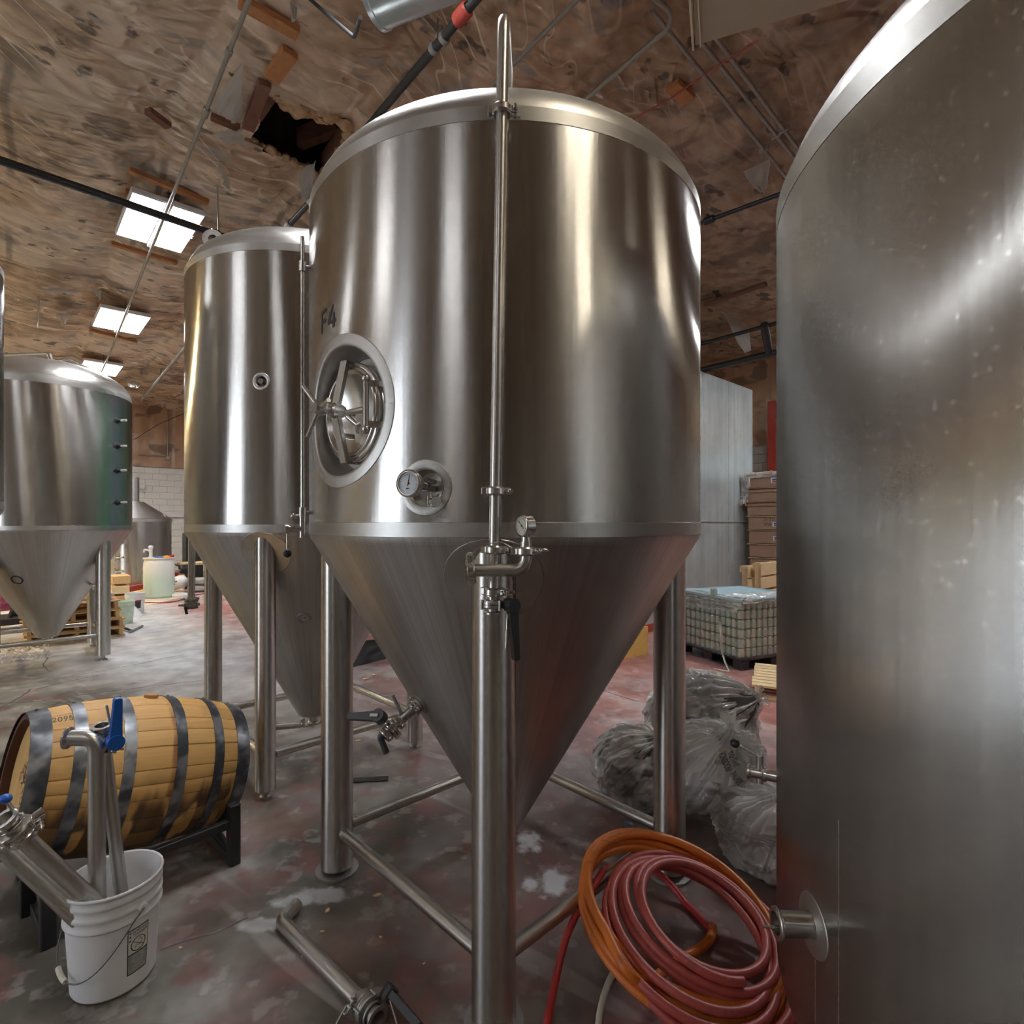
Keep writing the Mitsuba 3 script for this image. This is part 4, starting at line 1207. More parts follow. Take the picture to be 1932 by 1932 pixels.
# ------------------------------------------------------------------ the second tank, behind left
C2, R2 = (-1.455, 4.03), .81
L2 = [(-1.47, 3.286), (-.71, 4.02), (-1.44, 4.77), (-2.195, 4.05)]
t2 = fermenter('tall stainless conical fermenter partly hidden behind the left side of the tank marked F4', C2, R2, .10, .25, 1.578, 3.28, .30, L2, .058, .25, .055, None, hole=(lambda th, z: ((th - ray_cyl(493, C2, R2)[1]) * R2) ** 2 + (z - 2.465) ** 2 < .032 ** 2))
K2 = t2.key
for p in L2[:1] + L2[3:]:
    part(K2, 'leg_plate', cone_plate(t2, (p[0], p[1], 0), .15), 'steel_band')
ty, th2 = ray_cyl(493, C2, R2)
pn = np.array([math.cos(th2), math.sin(th2), 0])
pf = frame(np.array([C2[0], C2[1], 2.465]) + pn * R2, pn, UP)
pt2 = numbered(K2 + '__port')
part(pt2, 'collar', ring_on_cyl(C2, R2, th2, 2.465, [(.052, 0), (.05, .005), (.036, .005), (.030, -.003)], 40), 'steel_satin', None, True)
part(pt2, 'recess', lathe([(.031, -.002), (.029, -.04), (0, -.04)], 28, pf), 'steel_dull')
part(pt2, 'plug', cat(rod(pt(pf, (0, 0, -.04)), pt(pf, (0, 0, .004)), .011), lathe([(.006, .0), (.016, .0), (.016, .010), (.007, .010), (.006, -.01)], 20, pf)), 'steel_polish')
cp, cn = cone_point(t2, 573, 1167)
part(K2, 'cone_port', lathe([(.045, -.002), (.043, .004), (.030, .005), (.028, -.02), (0, -.02)], 28, frame(cp, cn)), 'steel_dull')
part(K2, 'port_plug', lathe([(0, -.02), (.012, -.02), (.012, .008), (0, .008)], 16, frame(cp, cn)), 'steel_polish')
dp = numbered(K2 + '__spray_pipe')
xa = W(372, 474, 4.35); xb = W(361, 1130, 4.35)
part(dp, 'pipe', tube(bend([W(440, 452, 4.25), W(398, 462, 4.35), W(376, 466, 4.35), W(371, 500, 4.35), W(362, 1010, 4.37), xb], .05), .026, 16), 'steel_pipe')
part(dp, 'clamp', clampm(frame(xb, UP, (-1, -.3, 0)), .03), 'steel_polish')
part(dp, 'valve_body', butterfly(frame(xb - UP * .045, UP, (-1, -.5, 0)), .04), 'steel_dull')
part(dp, 'valve_handle', rod(xb + np.array([-.02, -.05, -.05]), xb + np.array([.0, -.06, -.11]), .01), 'black_plastic', 'small black handle')
part(K2, 'lifting_lug', lathe([(.03, -.01), (.07, -.01), (.07, .01), (.03, .01)], 24, frame(W(402, 452, 4.0), (.3, -1, 0))), 'steel_satin', 'ring shaped lifting lug')
part(K2, 'outlet_valve', cat(rod(np.array([-1.75, 3.95, .17]), np.array([-1.45, 4.03, .17]), .022), lathe([(0, -.02), (.04, -.02), (.04, .02), (0, .02)], 20, frame((-1.72, 3.96, .17), (1, .2, 0)))), 'steel_polish')

# ------------------------------------------------------------------ the far left tank
C1, R1 = (-5.58, 6.62), .84
s_ = .49
L1 = [tuple((np.array([*C1, 0]) + A * i * s_ + B * j * s_)[:2]) for i, j in ((-1, 1), (1, 1), (1, -1), (-1, -1))]
t1 = fermenter('stainless conical fermenter at far left with four small taps down its right side', C1, R1, .10, .27, 1.555, 3.20, .36, L1, .074, .30, .06)
K1 = t1.key
for py in (794, 842, 888, 948):
    px = 221
    ty, th = ray_cyl(px, C1, R1)
    z = EYE - (py - HY) / F * ty
    n = np.array([math.cos(th), math.sin(th), 0]); p = np.array([*C1, z]) + n * R1
    o_ = numbered(K1 + '__tap')
    part(o_, 'stub', lathe([(.04, -.002), (.035, .006), (.022, .008), (.022, .05), (0, .05)], 20, frame(p, n)), 'rubber_black')
    part(o_, 'spigot', rod(p + n * .04, p + n * .05 + np.array([.075, -.02, .004]), .014, 10), 'white_plastic', 'pale spigot')
for a, b, c in (((-20, 672), (92, 668), (100, 690)), ((112, 692), (122, 678), (170, 697))):
    part(K1, 'top_pipe', tube(bend([W(*a, 6.6), W(*b, 6.6), W(*c, 6.55)] if b[0] < 100 else [W(*a, 6.6), W(*b, 6.6), W(*c, 6.7), W(196, 708, 6.8)], .05), .024, 12), 'steel_pipe')
for px, py in ((100, 688), (113, 690)):
    part(K1, 'top_ferrule', lathe([(.04, -.06), (.04, .02), (.065, .02), (.065, .05), (.04, .05)], 20, frame(W(px, py, 6.6), UP)), 'steel_polish')
cp, cn = cone_point(t1, 32, 1094)
part(K1, 'cone_port', lathe([(.06, -.002), (.055, .004), (.045, .005), (.043, -.03), (0, -.03)], 24, frame(cp, cn)), 'black_steel', 'dark port in the cone')
cp, cn = cone_point(t1, 168, 1101)
part(K1, 'cone_tap', cat(rod(cp, cp + cn * .07, .014, 10), rod(cp + cn * .06 - UP * .05, cp + cn * .06 + UP * .04, .009, 8)), 'steel_polish')

# tank at the very left edge
C0, R0 = (-3.87, 2.96), .84
L0 = [tuple((np.array([*C0, 0]) + A * i * s_ + B * j * s_)[:2]) for i, j in ((-1, 1), (1, 1), (1, -1), (-1, -1))]
t0 = fermenter('stainless tank of which only a bright sliver shows at the left edge', C0, R0, .10, .27, 1.72, 3.22, .34, L0, .07, .30, .06)
part(t0.key, 'junction_box', box(.03, .03, .06, frame(W(2, 955, 3.5), UP, A), .004), 'conduit_grey')

# ------------------------------------------------------------------ the bright tank at the right edge
RC, RR = np.array([1.68, 1.19, 0.0]), 1.0
kr = thing('bright_tank', 'huge close up stainless serving tank filling the right edge', 'tank')
o = rotz(0, (RC[0], RC[1], 0))
part(kr, 'shell', lathe([[(RR, float(z)) for z in np.linspace(.42, 2.47, 60)]], 320, o), 'steel_brite')
part(kr, 'weld_band', lathe([(RR, 2.469), (RR + .0015, 2.47), (RR + .0015, 2.53), (RR - .012, 2.533)], 200, o), 'steel_band')
part(kr, 'dome', lathe([dome_prof(RR - .010, 2.532, .34)], 160, o), 'steel_dome')
part(kr, 'bottom_dish', lathe([[(RR, .42), (RR - .012, .39), (RR - .05, .35), (RR - .15, .30), (RR - .4, .24), (0, .20)]], 120, o), 'steel_dull')
for i in range(4):
    a = PI / 4 + i * PI / 2 + .3
    p = (RC[0] + .80 * math.cos(a), RC[1] + .80 * math.sin(a))
    part(kr, 'leg', lathe([[(.03, .03), (.05, .03)], [(.05, .03), (.05, .30)]], 32, rotz(0, (*p, 0))), 'steel_leg')
    part(kr, 'foot', foot(p, .05, .035), 'steel_dull')
for px, z0, z1 in ((1582, .42, 1.02), (1538, .42, .66)):
    t_, th = ray_cyl(px, RC, RR)
    n = np.array([math.cos(th), math.sin(th), 0])
    part(kr, 'weld_seam', rod(RC + n * (RR - .0008) + UP * z0, RC + n * (RR - .0008) + UP * z1, .0011, 8), 'steel_dull')
t_, th = ray_cyl(1533, RC, RR)
zf = EYE - (1745 - HY) / F * t_
n = np.array([math.cos(th), math.sin(th), 0])
po = numbered(kr + '__port')
part(po, 'plate', ring_on_cyl(RC, RR, th, zf, [(.066, 0), (.064, .003), (.04, .004), (.0, .006)], 48), 'steel_satin', None, True)
pf = frame(RC + n * RR + UP * zf, n, UP)
part(po, 'ferrule', lathe([[(.030, .0), (.026, .008), (.026, .070)], [(.026, .070), (.034, .076)], [(.034, .076), (.034, .082), (.024, .082)], [(.024, .082), (.023, .02), (0, .02)]], 36, pf), 'steel_polish')
part(po, 'bolt', cat(rod(pt(pf, (.0, -.012, .06)), pt(pf, (.0, -.012, .115)), .003, 8), lathe([(0, 0), (.006, 0), (.006, .006), (0, .006)], 6, frame(pt(pf, (0, -.012, .09)), n))), 'steel_polish')
# sampling valve beyond the left edge of that tank
th = ray_cyl(1469, RC, RR)[1] - .18
sv = numbered(kr + '__sample_valve')
n = np.array([math.cos(th), math.sin(th), 0])
zv = EYE - (1452 - HY) / F * 1.74
b0 = RC + n * RR + UP * zv
part(sv, 'body', cat(rod(b0 - n * .01, b0 + n * .05, .017), lathe([(0, 0), (.022, 0), (.022, .008), (.017, .012), (.017, .045), (.022, .048), (.022, .055), (0, .055)], 24, frame(b0 + n * .03 + UP * .0, n)), rod(b0 + n * .05 - UP * .03, b0 + n * .05 + UP * .055, .011)), 'steel_polish')
part(sv, 'lever', rod(b0 + n * .05 + UP * .05, b0 + n * .115 + UP * .076, .0035, 8), 'steel_polish')
part(sv, 'knob', ball(b0 + n * .122 + UP * .079, .014, 3), 'black_plastic', 'black ball knob')

# another tank behind the camera, mirrored in the steel
tb = fermenter('stainless conical fermenter standing behind the camera', (-1.9, -2.6), .86, .06, .2, 1.59, 2.95, .3, [(-1.9, -3.38), (-1.12, -2.6), (-1.9, -1.82), (-2.68, -2.6)], .07, .2, .03)
# ------------------------------------------------------------------ oak barrel on its rack
BR, BH, BL = .335, .280, .422
SIDE = np.array([BAR_D[1], -BAR_D[0], 0.0]); SIDE /= np.linalg.norm(SIDE)   # towards the camera
BUP = np.cross(SIDE, BAR_D)


def bar_r(s):
    return BR - (BR - BH) * (np.asarray(s) / BL) ** 2


def bar_pt(s, phi, off=0.0):
    """phi from the top towards the camera"""
    s, phi = np.asarray(s, float), np.asarray(phi, float)
    r = bar_r(s) + off
    return BAR_C + s[..., None] * BAR_D + (r * np.sin(phi))[..., None] * SIDE + (r * np.cos(phi))[..., None] * BUP


kb = thing('oak_barrel', 'oak barrel with grey steel hoops and dark stains lying on a black rack', 'barrel')
edges = [0.0]
for i in range(26):
    edges.append(edges[-1] + 0.75 + 0.5 * rng.random())
edges = np.array(edges) / edges[-1] * 2 * PI
ss = np.linspace(-BL, BL, 15)
for i in range(26):
    e0, e1 = edges[i], edges[i + 1]
    ph = np.array([e0, e0 + .012, .5 * (e0 + e1), e1 - .012, e1])
    of = np.array([-.004, 0, .0008, 0, -.004]) + (rng.random() - .5) * .0012
    v = bar_pt(ss[:, None] + 0 * ph[None], ph[None] + 0 * ss[:, None], of[None])
    uv = np.zeros((15, 5, 2)); uv[..., 0] = i + .5; uv[..., 1] = ph
    part(kb, 'stave', G(v.reshape(-1, 3), grid_faces(15, 5)[:, ::-1], None, uv.reshape(-1, 2)), 'oak_stave', smooth=True)
bf = frame(BAR_C, -BAR_D, SIDE)                        # z out of the near head, x right, y up
part(kb, 'chime', cat(lathe([(BH + .0005, BL - .012), (BH, BL), (BH - .026, BL), (BH - .028, BL - .05)], 72, bf), lathe([(BH + .0005, -BL + .012), (BH, -BL), (BH - .026, -BL), (BH - .028, -BL + .05)], 72, bf)), 'oak_chime', 'dark end grain rim')
disc = Polygon([(.256 * math.cos(a), .256 * math.sin(a)) for a in np.linspace(0, 2 * PI, 73)[:-1]])
from shapely.geometry import box as sbox
from shapely import affinity
x = -.256; i = 0
while x < .256:
    w = .05 + .03 * rng.random()
    g = disc.intersection(affinity.rotate(sbox(x, -.3, min(x + w - .0012, .26), .3), -12, origin=(0, 0)))
    if not g.is_empty and g.area > 1e-4:
        for sgn in (1, -1):
            m = trimesh.creation.extrude_polygon(g, .012, engine='earcut')
            m = move(m, move_local(bf, (0, 0, (BL - .045) if sgn > 0 else -BL + .033)))
            gg = G(m.vertices, m.faces, None, np.tile([[i + .5, 0.0]], (len(m.vertices), 1)))
            part(kb, 'head_board', gg, 'oak_head', smooth=False)
    x += w; i += 1
for s0, s1 in ((-.432, -.365), (-.295, -.250), (-.125, -.080), (.080, .125), (.250, .295), (.365, .432)):
    zs_ = np.linspace(s0, s1, 4)
    prof = [(float(bar_r(z)) + .0005, float(z)) for z in zs_[:1]] + [(float(bar_r(z)) + .004, float(z)) for z in zs_] + [(float(bar_r(z)) + .0005, float(z)) for z in zs_[-1:]]
    h = part(kb, 'hoop', lathe([prof[:2], prof[1:-1], prof[-2:]], 96, frame(BAR_C, BAR_D, SIDE)), 'hoop_steel', 'grey steel hoop')
    rp = bar_pt(np.array((s0 + s1) / 2), np.array(-.12), .005)
    part(h, 'rivet', ball(rp, .007, 1), 'hoop_steel')
part(kb, 'bung', lathe([(.030, -.01), (.030, .012), (.027, .016), (0, .016)], 24, frame(bar_pt(np.array(.02), np.array(-.02)), BUP)), 'cork', 'wooden bung')


def head_text(text, h, x, y, ang, name='lettering', label=None):
    g = meshkit.text_mesh(text, h, .0006, False)
    v = g.vertices
    v[:, 0] -= (v[:, 0].min() + v[:, 0].max()) / 2
    v[:, 1] -= h / 2
    g.vertices = v
    c, s = math.cos(ang), math.sin(ang)
    m = np.eye(4); m[:2, :2] = [[c, -s], [s, c]]; m[:3, 3] = (x, y, BL - .033)
    g = move(move(g, m), bf)
    return part(kb, name, g, 'oak_chime', label, False)


head_text('2095', .042, .085, .135, 1.25, label='dark stamped number 2095')
head_text('CAN', .034, -.055, .03, .9, label='branded lettering')
head_text('TON', .034, .04, -.06, -.9, label='branded lettering')
leaf = []
for a, l in ((95, .085), (60, .06), (130, .05), (20, .055), (200, .045), (250, .03)):
    d = np.array([math.cos(math.radians(a)), math.sin(math.radians(a))])
    nn = np.array([-d[1], d[0]])
    pts = [(0, 0), tuple(d * l * .5 + nn * l * .12), tuple(d * l), tuple(d * l * .5 - nn * l * .12)]
    leaf.append(prism(pts, .0006, move_local(bf, (.0, 0, BL - .033))))
part(kb, 'emblem', trimesh.util.concatenate(leaf), 'oak_chime', 'branded leaf emblem', False)
g = meshkit.text_mesh('2095', .034, .0006)
v = g.vertices
g.vertices = bar_pt(-.366 + v[:, 0] * .60, (.36 - (v[:, 1] - .017) / .31 + v[:, 0] * .2), .0012 + v[:, 2])
part(kb, 'stave_number', g, 'ink', 'hand written number 2095', False)

kk_ = thing('barrel_rack', 'black steel rack carrying the oak barrel', 'barrel rack')
FD = BAR_D * np.array([1, 1, 0]); FD /= np.linalg.norm(FD)
def RK(s, r, z):
    return np.array([BAR_C[0], BAR_C[1], 0]) + FD * s + SIDE * r + UP * z
for s, zt_ in ((-.345, .222), (.345, .092)):
    for r in (-.31, .31):
        part(kk_, 'leg', box(.05, .05, .29, frame(RK(s, r, .145), UP, FD), .004), 'black_steel')
        part(kk_, 'diagonal', bar(RK(s, r * .98, .035), RK(s, r * .35, zt_ - .02), .03, .03, FD, .003), 'black_steel')
    part(kk_, 'saddle', trimesh.util.concatenate([bar(RK(s, -.31, .275), RK(s, -.10, zt_), .05, .012, FD, .002), bar(RK(s, -.105, zt_), RK(s, .105, zt_), .05, .012, FD, .002), bar(RK(s, .10, zt_), RK(s, .31, .275), .05, .012, FD, .002)]), 'black_steel')
    part(kk_, 'cross_bar', bar(RK(s, -.29, .03), RK(s, .29, .03), .04, .04, UP, .003), 'black_steel')
part(kk_, 'leg', box(.05, .05, .20, frame(RK(-.37, .02, .10), UP, FD), .004), 'black_steel')
for r in (-.31, .31):
    part(kk_, 'side_rail', bar(RK(-.33, r, .20), RK(.33, r, .20), .03, .04, UP, .003), 'black_steel')

# ------------------------------------------------------------------ bucket and the pipes in it
BC = np.array([-1.440, 1.995, 0.0])
kbk = thing('bucket', 'white plastic bucket holding stainless pipes in front of the oak barrel', 'bucket')
def bk_r(z):
    return .127 + .021 * z / .365
outer = [(0.02, .008), (.115, .002), (.124, .004), (.1275, .012), (bk_r(.24), .245)]
ribs = [(bk_r(.245), .247), (.1475, .250), (.1490, .254), (.1480, .262), (.1440, .268), (.1440, .282), (.1485, .288), (.1495, .294), (.1485, .301), (.1445, .307), (.1445, .322), (.1495, .328), (.1500, .334), (.1490, .341), (.1465, .347), (.1465, .357), (.1515, .359), (.1530, .364), (.1515, .369), (.1480, .370), (.1460, .366)]
part(kbk, 'body', lathe([outer, ribs, [(.1460, .366), (bk_r(.33) - .004, .33), (bk_r(.02) - .004, .02), (.118, .012), (0, .011)]], 96, rotz(0, BC)), 'bucket_plastic')


def on_bucket(px, z, off=0.0):
    R = bk_r(z) + off
    t_, th = ray_cyl(px, BC, R)
    return th


def bk_pt(th, z, off=0.0):
    r = bk_r(z) + off
    return np.stack([BC[0] + r * np.cos(th), BC[1] + r * np.sin(th), z + 0 * th], -1)


def bk_patch(th0, th1, z0, z1, off, n=16):
    u, v = np.meshgrid(np.linspace(th0, th1, n), np.linspace(z0, z1, 4), indexing='ij')
    p = bk_pt(u, v, off)
    return G(p.reshape(-1, 3), grid_faces(n, 4))


ta, tb_ = on_bucket(240, .15), on_bucket(278, .15)
lb_ = part(kbk, 'warning_label', bk_patch(ta, tb_, .062, .222, .0004), 'ink', 'black framed warning label', True)
part(lb_, 'white_field', bk_patch(ta + .02, tb_ - .02, .135, .218, .0008), 'label_white', smooth=True)
part(lb_, 'grey_field', bk_patch(ta + .02, tb_ - .02, .066, .131, .0008), 'label_grey', smooth=True)


def bk_text(text, h, th, z, m='ink'):
    g = meshkit.text_mesh(text, h, .0004, False)
    v = g.vertices
    xs = v[:, 0] - (v[:, 0].min() + v[:, 0].max()) / 2
    g.vertices = bk_pt(th + xs / .137, z + v[:, 1], .001 + v[:, 2])
    return part(lb_, 'lettering', g, m, smooth=False)


tc = (ta + tb_) / 2
bk_text('WARNING', .0085, tc + .05, .206)
bk_text('DANGER', .0085, tc + .05, .194)
bk_text('CHILDREN', .0055, tc, .120, 'label_white'); bk_text('CAN FALL INTO', .0045, tc, .111, 'label_white'); bk_text('BUCKET AND', .0045, tc, .103, 'label_white'); bk_text('DROWN', .0055, tc, .094, 'label_white'); bk_text('KEEP AWAY', .0045, tc, .084, 'label_white'); bk_text('EVEN WITH WATER', .004, tc, .074, 'label_white')
a = np.linspace(0, 2 * PI, 33)
part(lb_, 'no_sign', cat(tube(bk_pt(tc + .024 * np.cos(a) / .137, .163 + .024 * np.sin(a), .001), .0014, 6), tube(bk_pt(tc + np.array([-.017, 0, .017]) / .137, .163 + np.array([.013, 0, -.013]), .001), .0012, 6),
                         tube(bk_pt(tc + np.array([-.012, -.006, .004, .012]) / .137, .163 + np.array([-.012, -.002, -.008, .004]), .001), .0009, 5), tube(bk_pt(tc + np.array([0, .005, .010, .012]) / .137, .163 + np.array([.012, .016, .010, .004]), .001), .0009, 5)), 'ink')
for i in range(3):
    c_ = bk_pt(np.array(ta + .06), .212 - .014 * i, .001)
    part(lb_, 'alert_mark', prism([(-.004, -.0035), (.004, -.0035), (0, .0042)], .0005, frame(c_, (math.cos(ta), math.sin(ta), 0), (-math.sin(ta), math.cos(ta), 0))), 'ink', smooth=False)
te = on_bucket(268, .30)
ev = np.array([math.cos(te), math.sin(te), 0]); nv = np.array([ev[1], -ev[0], 0])
if nv[1] > 0: nv = -nv
for s in (1, -1):
    part(kbk, 'ear', lathe([(0, -.004), (.016, -.004), (.016, .004), (.012, .008), (0, .008)], 20, frame(BC + ev * s * .147 + UP * .285, ev * s)), 'bucket_plastic')
a = np.linspace(0, PI, 33)
bail = BC + UP * .285 + ev * (.157 * np.cos(a))[:, None] + (nv * .151)[None] * (np.sin(a) ** .7)[:, None] + (UP * -.195)[None] * (np.sin(a) ** 1.0)[:, None]
hd = part(kbk, 'bail', tube(bail, .0022, 8), 'wire_dark', 'dark wire handle')
i0 = 17
part(hd, 'grip', tube(bail[i0:i0 + 5], .0085, 14), 'cream_plastic', 'pale plastic grip')

def pipe_in_bucket(label, pts, r, extra=(), rr=.04):
    k = thing('stainless_pipe', label, 'pipe', 'stainless pipes standing in the bucket')
    p = bend(pts, rr)
    part(k, 'tube', cat(tube(p, r, 28, caps=False), tube(p[::-1], r - .002, 20, caps=False)), 'steel_pipe')
    return k


b1 = BC + np.array([-.028, -.045, .035])
t1_ = W(183, 1392, 1.90)
k1 = pipe_in_bucket('stainless pipe with an elbow pointing left, upright in the white bucket', [b1, t1_, t1_ + np.array([-.085, -.012, .004])], .0262, rr=.045)
part(k1, 'ferrule', lathe([(.026, -.004), (.036, .002), (.036, .008), (.024, .008), (.024, -.03)], 28, frame(t1_ + np.array([-.085, -.012, .004]), (-.085, -.012, .004))), 'steel_polish')
b2 = BC + np.array([.0, .072, .035])
t2_ = W(197, 1412, 1.945)
ax2 = (t2_ - b2) / np.linalg.norm(t2_ - b2)
k2 = pipe_in_bucket('stainless pipe with a blue handled valve on top, leaning in the white bucket', [b2, b2 * .5 + t2_ * .5, t2_], .0215)
part(k2, 'clamp', clampm(frame(t2_, ax2, (.9, -.5, .3)), .0225), 'steel_polish')
part(k2, 'valve_body', butterfly(frame(t2_ + ax2 * .034, ax2, (.9, -.5, .1)), .0225), 'steel_polish')
part(k2, 'top_ferrule', ferrule(frame(t2_ + ax2 * .058, ax2), .0225, .030), 'steel_polish')
hb2 = t2_ + ax2 * .034 + np.array([.062, -.030, .004])
part(k2, 'valve_handle', lever(hb2, W(227, 1303, 1.90) - hb2, (.75, -.65, 0), .150, .036), 'blue_plastic', 'blue lever handle')
part(k2, 'trigger', rod(hb2 + np.array([-.018, .01, .03]), hb2 + np.array([-.036, .01, .122]), .004, 8), 'steel_pipe')
b3 = BC + np.array([-.010, -.075, .20]); t3_ = W(42, 1578, 1.72)
b3 = BC + np.array([.075, .05, .06])
ax3 = (t3_ - b3) / np.linalg.norm(t3_ - b3)
k3 = pipe_in_bucket('slanting stainless pipe with a blue ball lever, leaning out of the bucket to the left', [b3, b3 * .5 + t3_ * .5, t3_], .0255)
part(k3, 'clamp', clampm(frame(t3_, ax3, (.5, .3, .8)), .027), 'steel_polish')
part(k3, 'valve_body', butterfly(frame(t3_ + ax3 * .032, ax3, (.3, .3, .9)), .029), 'steel_polish')
part(k3, 'top_ferrule', ferrule(frame(t3_ + ax3 * .055, ax3), .028, .035), 'steel_polish')
l0, l1 = t3_ + ax3 * .03 + UP * .05, W(10, 1507, 1.70)
part(k3, 'lever', rod(l0, l1, .0062, 10), 'steel_pipe')
part(k3, 'knob', ball(l1, .0155, 3, (1.2, 1, .9)), 'blue_plastic', 'blue ball knob')
b4 = BC + np.array([.03, -.09, .19]); t4_ = W(-30, 1560, 1.80)
k4 = pipe_in_bucket('wide dull stainless pipe lying behind the slanting pipe in the bucket', [b4, b4 * .5 + t4_ * .5, t4_], .029)
part(k4, 'ferrule', lathe([(.029, -.01), (.038, -.004), (.038, .004), (.027, .004)], 28, frame(t4_, t4_ - b4)), 'steel_polish')

# ------------------------------------------------------------------ loose pipe with valve on the floor
kp = thing('floor_pipe', 'stainless pipe with an elbow and a black handled valve lying on the floor', 'pipe')
f0, f1, f2 = FL(560, 1706, .03), FL(530, 1738, .029), FL(683, 1893, .029)
axp = (f2 - f1) / np.linalg.norm(f2 - f1)
pp = bend([f0, f1, f2], .045)
part(kp, 'tube', cat(tube(pp, .0265, 28, caps=False), tube(pp[::-1], .0245, 20, caps=False)), 'steel_pipe')
part(kp, 'clamp', clampm(frame(f2, axp, (-.7, .2, .2)), .0265), 'steel_dull')
part(kp, 'valve_body', butterfly(frame(f2 + axp * .034, axp, (.75, .4, .25)), .0265), 'steel_dull')
part(kp, 'end_ferrule', ferrule(frame(f2 + axp * .056, axp), .0265, .034), 'steel_dull')
hp = f2 + axp * .034 + np.array([.062, .036, .024])
part(kp, 'valve_handle', lever(hp, np.array([.62, -.55, -.06]), (.5, .45, .6), .17, .036), 'black_plastic', 'black lever handle')
part(kp, 'trigger', rod(hp + np.array([.01, -.03, .0]), hp + np.array([.06, -.13, -.01]), .004, 8), 'steel_pipe')
part(kp, 'chain_end', rod(f2 + np.array([-.05, -.01, .0]), f2 + np.array([-.075, -.085, -.02]), .005, 8), 'steel_pipe')

# ------------------------------------------------------------------ coiled hoses
NB = np.array([-.695, .72])                            # from the coil towards the brace it leans on
CO = np.array([.645, 2.035])
def coil(cx, cy, r0, r1, turns, seed, z0, ph0, lift, wob=.03):
    n = int(turns * 48)
    t = np.linspace(0, turns * 2 * PI, n)
    P = lambda k, sc: meshkit.noise(np.stack([t / (2 * PI) * sc, t * 0 + k, t * 0 + seed], -1), seed) - .5
    r = r0 + (r1 - r0) * (t / t[-1]) + wob * P(1, 1.3) + wob * .5 * P(2, 3.1)
    x = cx + wob * 1.6 * P(3, .9) + r * np.cos(t + ph0)
    y = cy + wob * 1.6 * P(4, .9) + r * np.sin(t + ph0)
    z = z0 + .31 * np.maximum((x - CO[0]) * NB[0] + (y - CO[1]) * NB[1] + .33, 0) + lift * t / (2 * PI) + .02 * np.abs(P(5, 3))
    return np.stack([x, y, z], -1)


def hose(key, pts, r, m, label):
    p = np.asarray(pts, float)
    p[:, 2] = np.maximum(p[:, 2], r + .001)
    return one(key, tube(p, r, 14), m, label, 'hose')


def smooth_path(pts, n=120):
    pts = np.asarray(pts, float)
    from scipy.interpolate import CubicSpline
    s = np.concatenate([[0], np.cumsum(np.linalg.norm(np.diff(pts, axis=0), axis=1))])
    return CubicSpline(s, pts)(np.linspace(0, s[-1], n))


oc = coil(.610, 2.060, .355, .335, 4.2, 3, .018, 2.4, .020)
tail = smooth_path([oc[-1], oc[-1] + (oc[-1] - oc[-2]) * 3 + np.array([.0, .0, -.01]), np.array([.60, 1.99, .06]), np.array([.72, 2.08, .04]), np.array([.80, 2.20, .03])], 40)
hose('orange_hose', np.vstack([oc, tail[1:]]), .0170, 'hose_orange', 'coiled orange rubber hose under the red one, leaning on the frame of the main tank')
rc_ = coil(.660, 1.985, .365, .195, 8.5, 11, .040, 1.9, .012, .055)
hose('red_hose', rc_, .0150, 'hose_red', 'dull red rubber hose in many loops on top of the orange coil')
hose('red_hose', smooth_path([FL(1020, 2010, .015), FL(1032, 1932, .02), FL(1048, 1850, .05), FL(1078, 1745, .15), FL(1118, 1676, .232), W(1165, 1634, 2.40), W(1230, 1640, 2.46), W(1290, 1700, 2.36), W(1340, 1770, 2.2)]), .0138, 'hose_bright', 'single bright red hose hanging from the coil down to the bottom edge')
hose('tan_hose', smooth_path([FL(1128, 1960, .012), FL(1133, 1905, .02), FL(1150, 1850, .03), FL(1175, 1810, .03)]), .011, 'cream_plastic', 'short pale hose end beside the coil at the bottom edge')

# ------------------------------------------------------------------ bags behind the right leg
def blob(c, rad, tie, seed, power=2.3, sub=5, floor=.004, wr=.085, k=1.0):
    g = trimesh.creation.icosphere(subdivisions=sub)
    d = g.vertices.copy()
    s = (np.abs(d) ** power).sum(1) ** (-1 / power)
    v = d * s[:, None]
    tie = np.asarray(tie, float) / np.linalg.norm(tie)
    m = frame((0, 0, 0), tie)[:3, :3]
    q = d @ m
    al = np.arccos(np.clip(q[:, 2], -1, 1)); be = np.arctan2(q[:, 1], q[:, 0])
    cb, sb = np.cos(be), np.sin(be)
    rid = 1 - np.abs(2 * meshkit.noise(np.stack([cb * 5.5 + al * .4, sb * 5.5, al * 0 + seed], -1), seed) - 1)
    rid2 = 1 - np.abs(2 * meshkit.noise(np.stack([cb * 12, sb * 12, al * 1.2 + seed], -1), seed + 1) - 1)
    lump = meshkit.fbm(d * 1.6 + seed, 3, seed) - .5
    cr = 1 - np.abs(2 * meshkit.noise(d * np.array([4, 4, 6]) + lump[:, None] * 2.5, seed + 2) - 1)
    f = np.exp(-al * .9)
    disp = 1 + .30 * lump - wr * k * (2.2 * f + .25) * rid ** 2 - wr * k * (1.4 * f + .1) * rid2 ** 2 + .5 * wr * cr ** 3
    pull = np.exp(-(al / .30) ** 2) * .16
    g.vertices = v * (disp + pull)[:, None] * np.asarray(rad) + np.asarray(c)
    g.vertices[:, 2] = np.maximum(g.vertices[:, 2], floor + .006 * (g.vertices[:, 2] < floor) * np.sin(40 * g.vertices[:, 0]))
    return g


